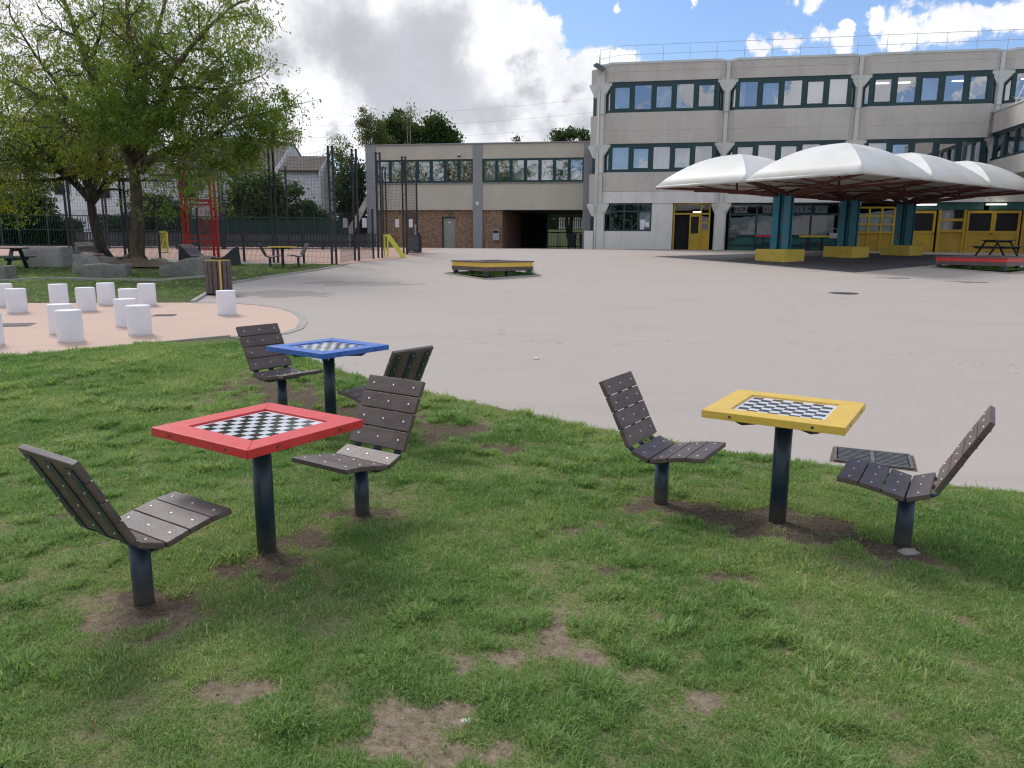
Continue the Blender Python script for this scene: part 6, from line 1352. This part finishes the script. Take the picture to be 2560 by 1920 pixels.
def lawn_points(n, y0, y1, dens_pow, xw, poly, sc, seed, patches, name, thr=-.25, label=None):
    r = np.random.default_rng(seed); u = r.random(n)
    # more tufts per square metre close to the camera
    if dens_pow: Y = (y0**(2-dens_pow)+(y1**(2-dens_pow)-y0**(2-dens_pow))*u)**(1/(2-dens_pow))
    else: Y = y0+(y1-y0)*u
    X = (r.random(n)*2-1)*xw*(Y if dens_pow else 1)+(0 if dens_pow else -20)
    k = inside(poly, X, Y); X, Y = X[k], Y[k]
    n4_ = vnoise(X, Y, 15. if dens_pow else 4., 2.2); n1_ = vnoise(X, Y, 1.6, 3.1); n2_ = vnoise(X, Y, 6.5, 9.7); D = .46+.4*n1_+.45*n2_+1.0*n4_; S = np.ones(len(X)); n3_ = vnoise(X, Y, .55, 5.5)
    if patches:
        B_, S = bareness(X, Y, n2_); D -= B_
    k = r.random(len(X)) < np.clip(D+.42, .045, 1); X, Y, D, S, n1_, n2_, n3_, n4_ = [q[k] for q in (X, Y, D, S, n1_, n2_, n3_, n4_)]
    Z = np.interp(Y, GY, GZ)+(.014 if patches else .008); sc_ = sc*(.65+.5*r.random(len(X)))*(1+.3*n1_+.35*n2_+.7*n4_).clip(.55, 1.6)*S.clip(.3, 1)
    if dens_pow: sc_ *= (1+.12*(Y-3).clip(0, 8))
    me = bpy.data.meshes.new(name); me.vertices.add(len(X)); me.vertices.foreach_set('co', np.stack([X, Y, Z], 1).astype(np.float32).ravel())
    rot = np.stack([r.normal(size=len(X))*.12, r.normal(size=len(X))*.12, r.random(len(X))*6.283], 1).astype(np.float32)
    a_ = me.attributes.new('rot', 'FLOAT_VECTOR', 'POINT'); a_.data.foreach_set('vector', rot.ravel()); a_ = me.attributes.new('scl', 'FLOAT', 'POINT'); a_.data.foreach_set('value', sc_.astype(np.float32))
    idx = np.where(n2_+n3_*.8+r.normal(size=len(X))*.15 > .50, r.integers(6, 9, len(X)), r.integers(0, 6, len(X))).astype(np.int32); a_ = me.attributes.new('idx', 'INT', 'POINT'); a_.data.foreach_set('value', idx)
    o = bpy.data.objects.new(name, me); COL.objects.link(o); tag(o, label, 'grass', kind='stuff'); print(name, len(X))
    ng = bpy.data.node_groups.new(name, 'GeometryNodeTree'); ng.interface.new_socket('Geometry', in_out='INPUT', socket_type='NodeSocketGeometry'); ng.interface.new_socket('Geometry', in_out='OUTPUT', socket_type='NodeSocketGeometry')
    N = ng.nodes; gi = N.new('NodeGroupInput'); go = N.new('NodeGroupOutput'); ip = N.new('GeometryNodeInstanceOnPoints'); ci = N.new('GeometryNodeCollectionInfo'); ci.inputs['Collection'].default_value = pc; ci.inputs['Separate Children'].default_value = True; ci.inputs['Reset Children'].default_value = True
    ip.inputs['Pick Instance'].default_value = True
    def na(nm, t): q = N.new('GeometryNodeInputNamedAttribute'); q.data_type = t; q.inputs['Name'].default_value = nm; return [s for s in q.outputs if s.enabled and s.name == 'Attribute'][0]
    ng.links.new(gi.outputs[0], ip.inputs['Points']); ng.links.new(ci.outputs[0], ip.inputs['Instance']); ng.links.new(na('rot', 'FLOAT_VECTOR'), ip.inputs['Rotation']); ng.links.new(na('scl', 'FLOAT'), ip.inputs['Scale']); ng.links.new(na('idx', 'INT'), ip.inputs['Instance Index']); ng.links.new(ip.outputs[0], go.inputs[0])
    md = o.modifiers.new('grass', 'NODES'); md.node_group = ng
lawn_points(230000, 1.75, 10.5, 1.0, .86, front_lawn, 1.0, 5, True, 'grass', label='short trampled green grass of the front lawn')
lawn_points(60000, 14., 34., 0, 20, back_lawn, 1.9, 8, False, 'grass', label='short green grass of the back lawn')

# clover, fallen leaves and crumbs of earth between the blades
r = np.random.default_rng(21)
def scatter(n, fn):
    X = r.uniform(-7, 7, n); Y = r.uniform(1.9, 9.5, n); k = inside(front_lawn, X, Y) & (np.abs(X) < .85*Y+.5); X, Y = X[k], Y[k]; n2 = vnoise(X, Y, 6.5, 9.7); k = fn(X, Y, n2); return X[k], Y[k]
X, Y = scatter(42000, lambda X, Y, n2: (vnoise(X, Y, .9, 31.) > .12) & (vnoise(X, Y, 5., 13.) > .0) & (bareness(X, Y, n2)[0] < .3))
C_ = np.stack([X, Y, np.interp(Y, GY, GZ)+.02+r.random(len(X))*.02], 1); C_ = np.repeat(C_, 3, 0)+r.normal(size=(3*len(X), 3))*np.array([.009, .009, .003])
o = leaves('clover', C_, .014, 'clover', None, .85); tag(o, 'small clover leaves growing in patches through the front lawn', 'clover', kind='stuff')
X, Y = scatter(420, lambda X, Y, n2: X > -99); C_ = np.stack([X, Y, np.interp(Y, GY, GZ)+.028], 1); o = leaves('fallen_leaves', C_, .035, 'deadleaf', None, .4); tag(o, 'dry yellow and brown leaves scattered on the front lawn', 'dead leaves', kind='stuff')
X, Y = scatter(60000, lambda X, Y, n2: (bareness(X, Y, n2)[0] > .35) & (r.random(len(X)) < .5)); m = MB()
for x, y in zip(X, Y):
    q = Vector((x, y, g(y)+.014)); a = r.uniform(.0015, .006)*(1 if r.random() > .03 else 2.4); v = [q+Vector((a*r.uniform(.6, 1.2), 0, 0)), q+Vector((0, a*r.uniform(.6, 1.2), 0)), q-Vector((a*r.uniform(.6, 1.2), 0, 0)), q-Vector((0, a, 0)), q+Vector((0, 0, a*.7))]
    m.add(v, [(0, 1, 4), (1, 2, 4), (2, 3, 4), (3, 0, 4)])
tag(m.build('soil_crumbs', 'crumb'), 'crumbs of earth and grit on the bare soil patches', 'soil', kind='stuff'); print('crumbs', len(X))
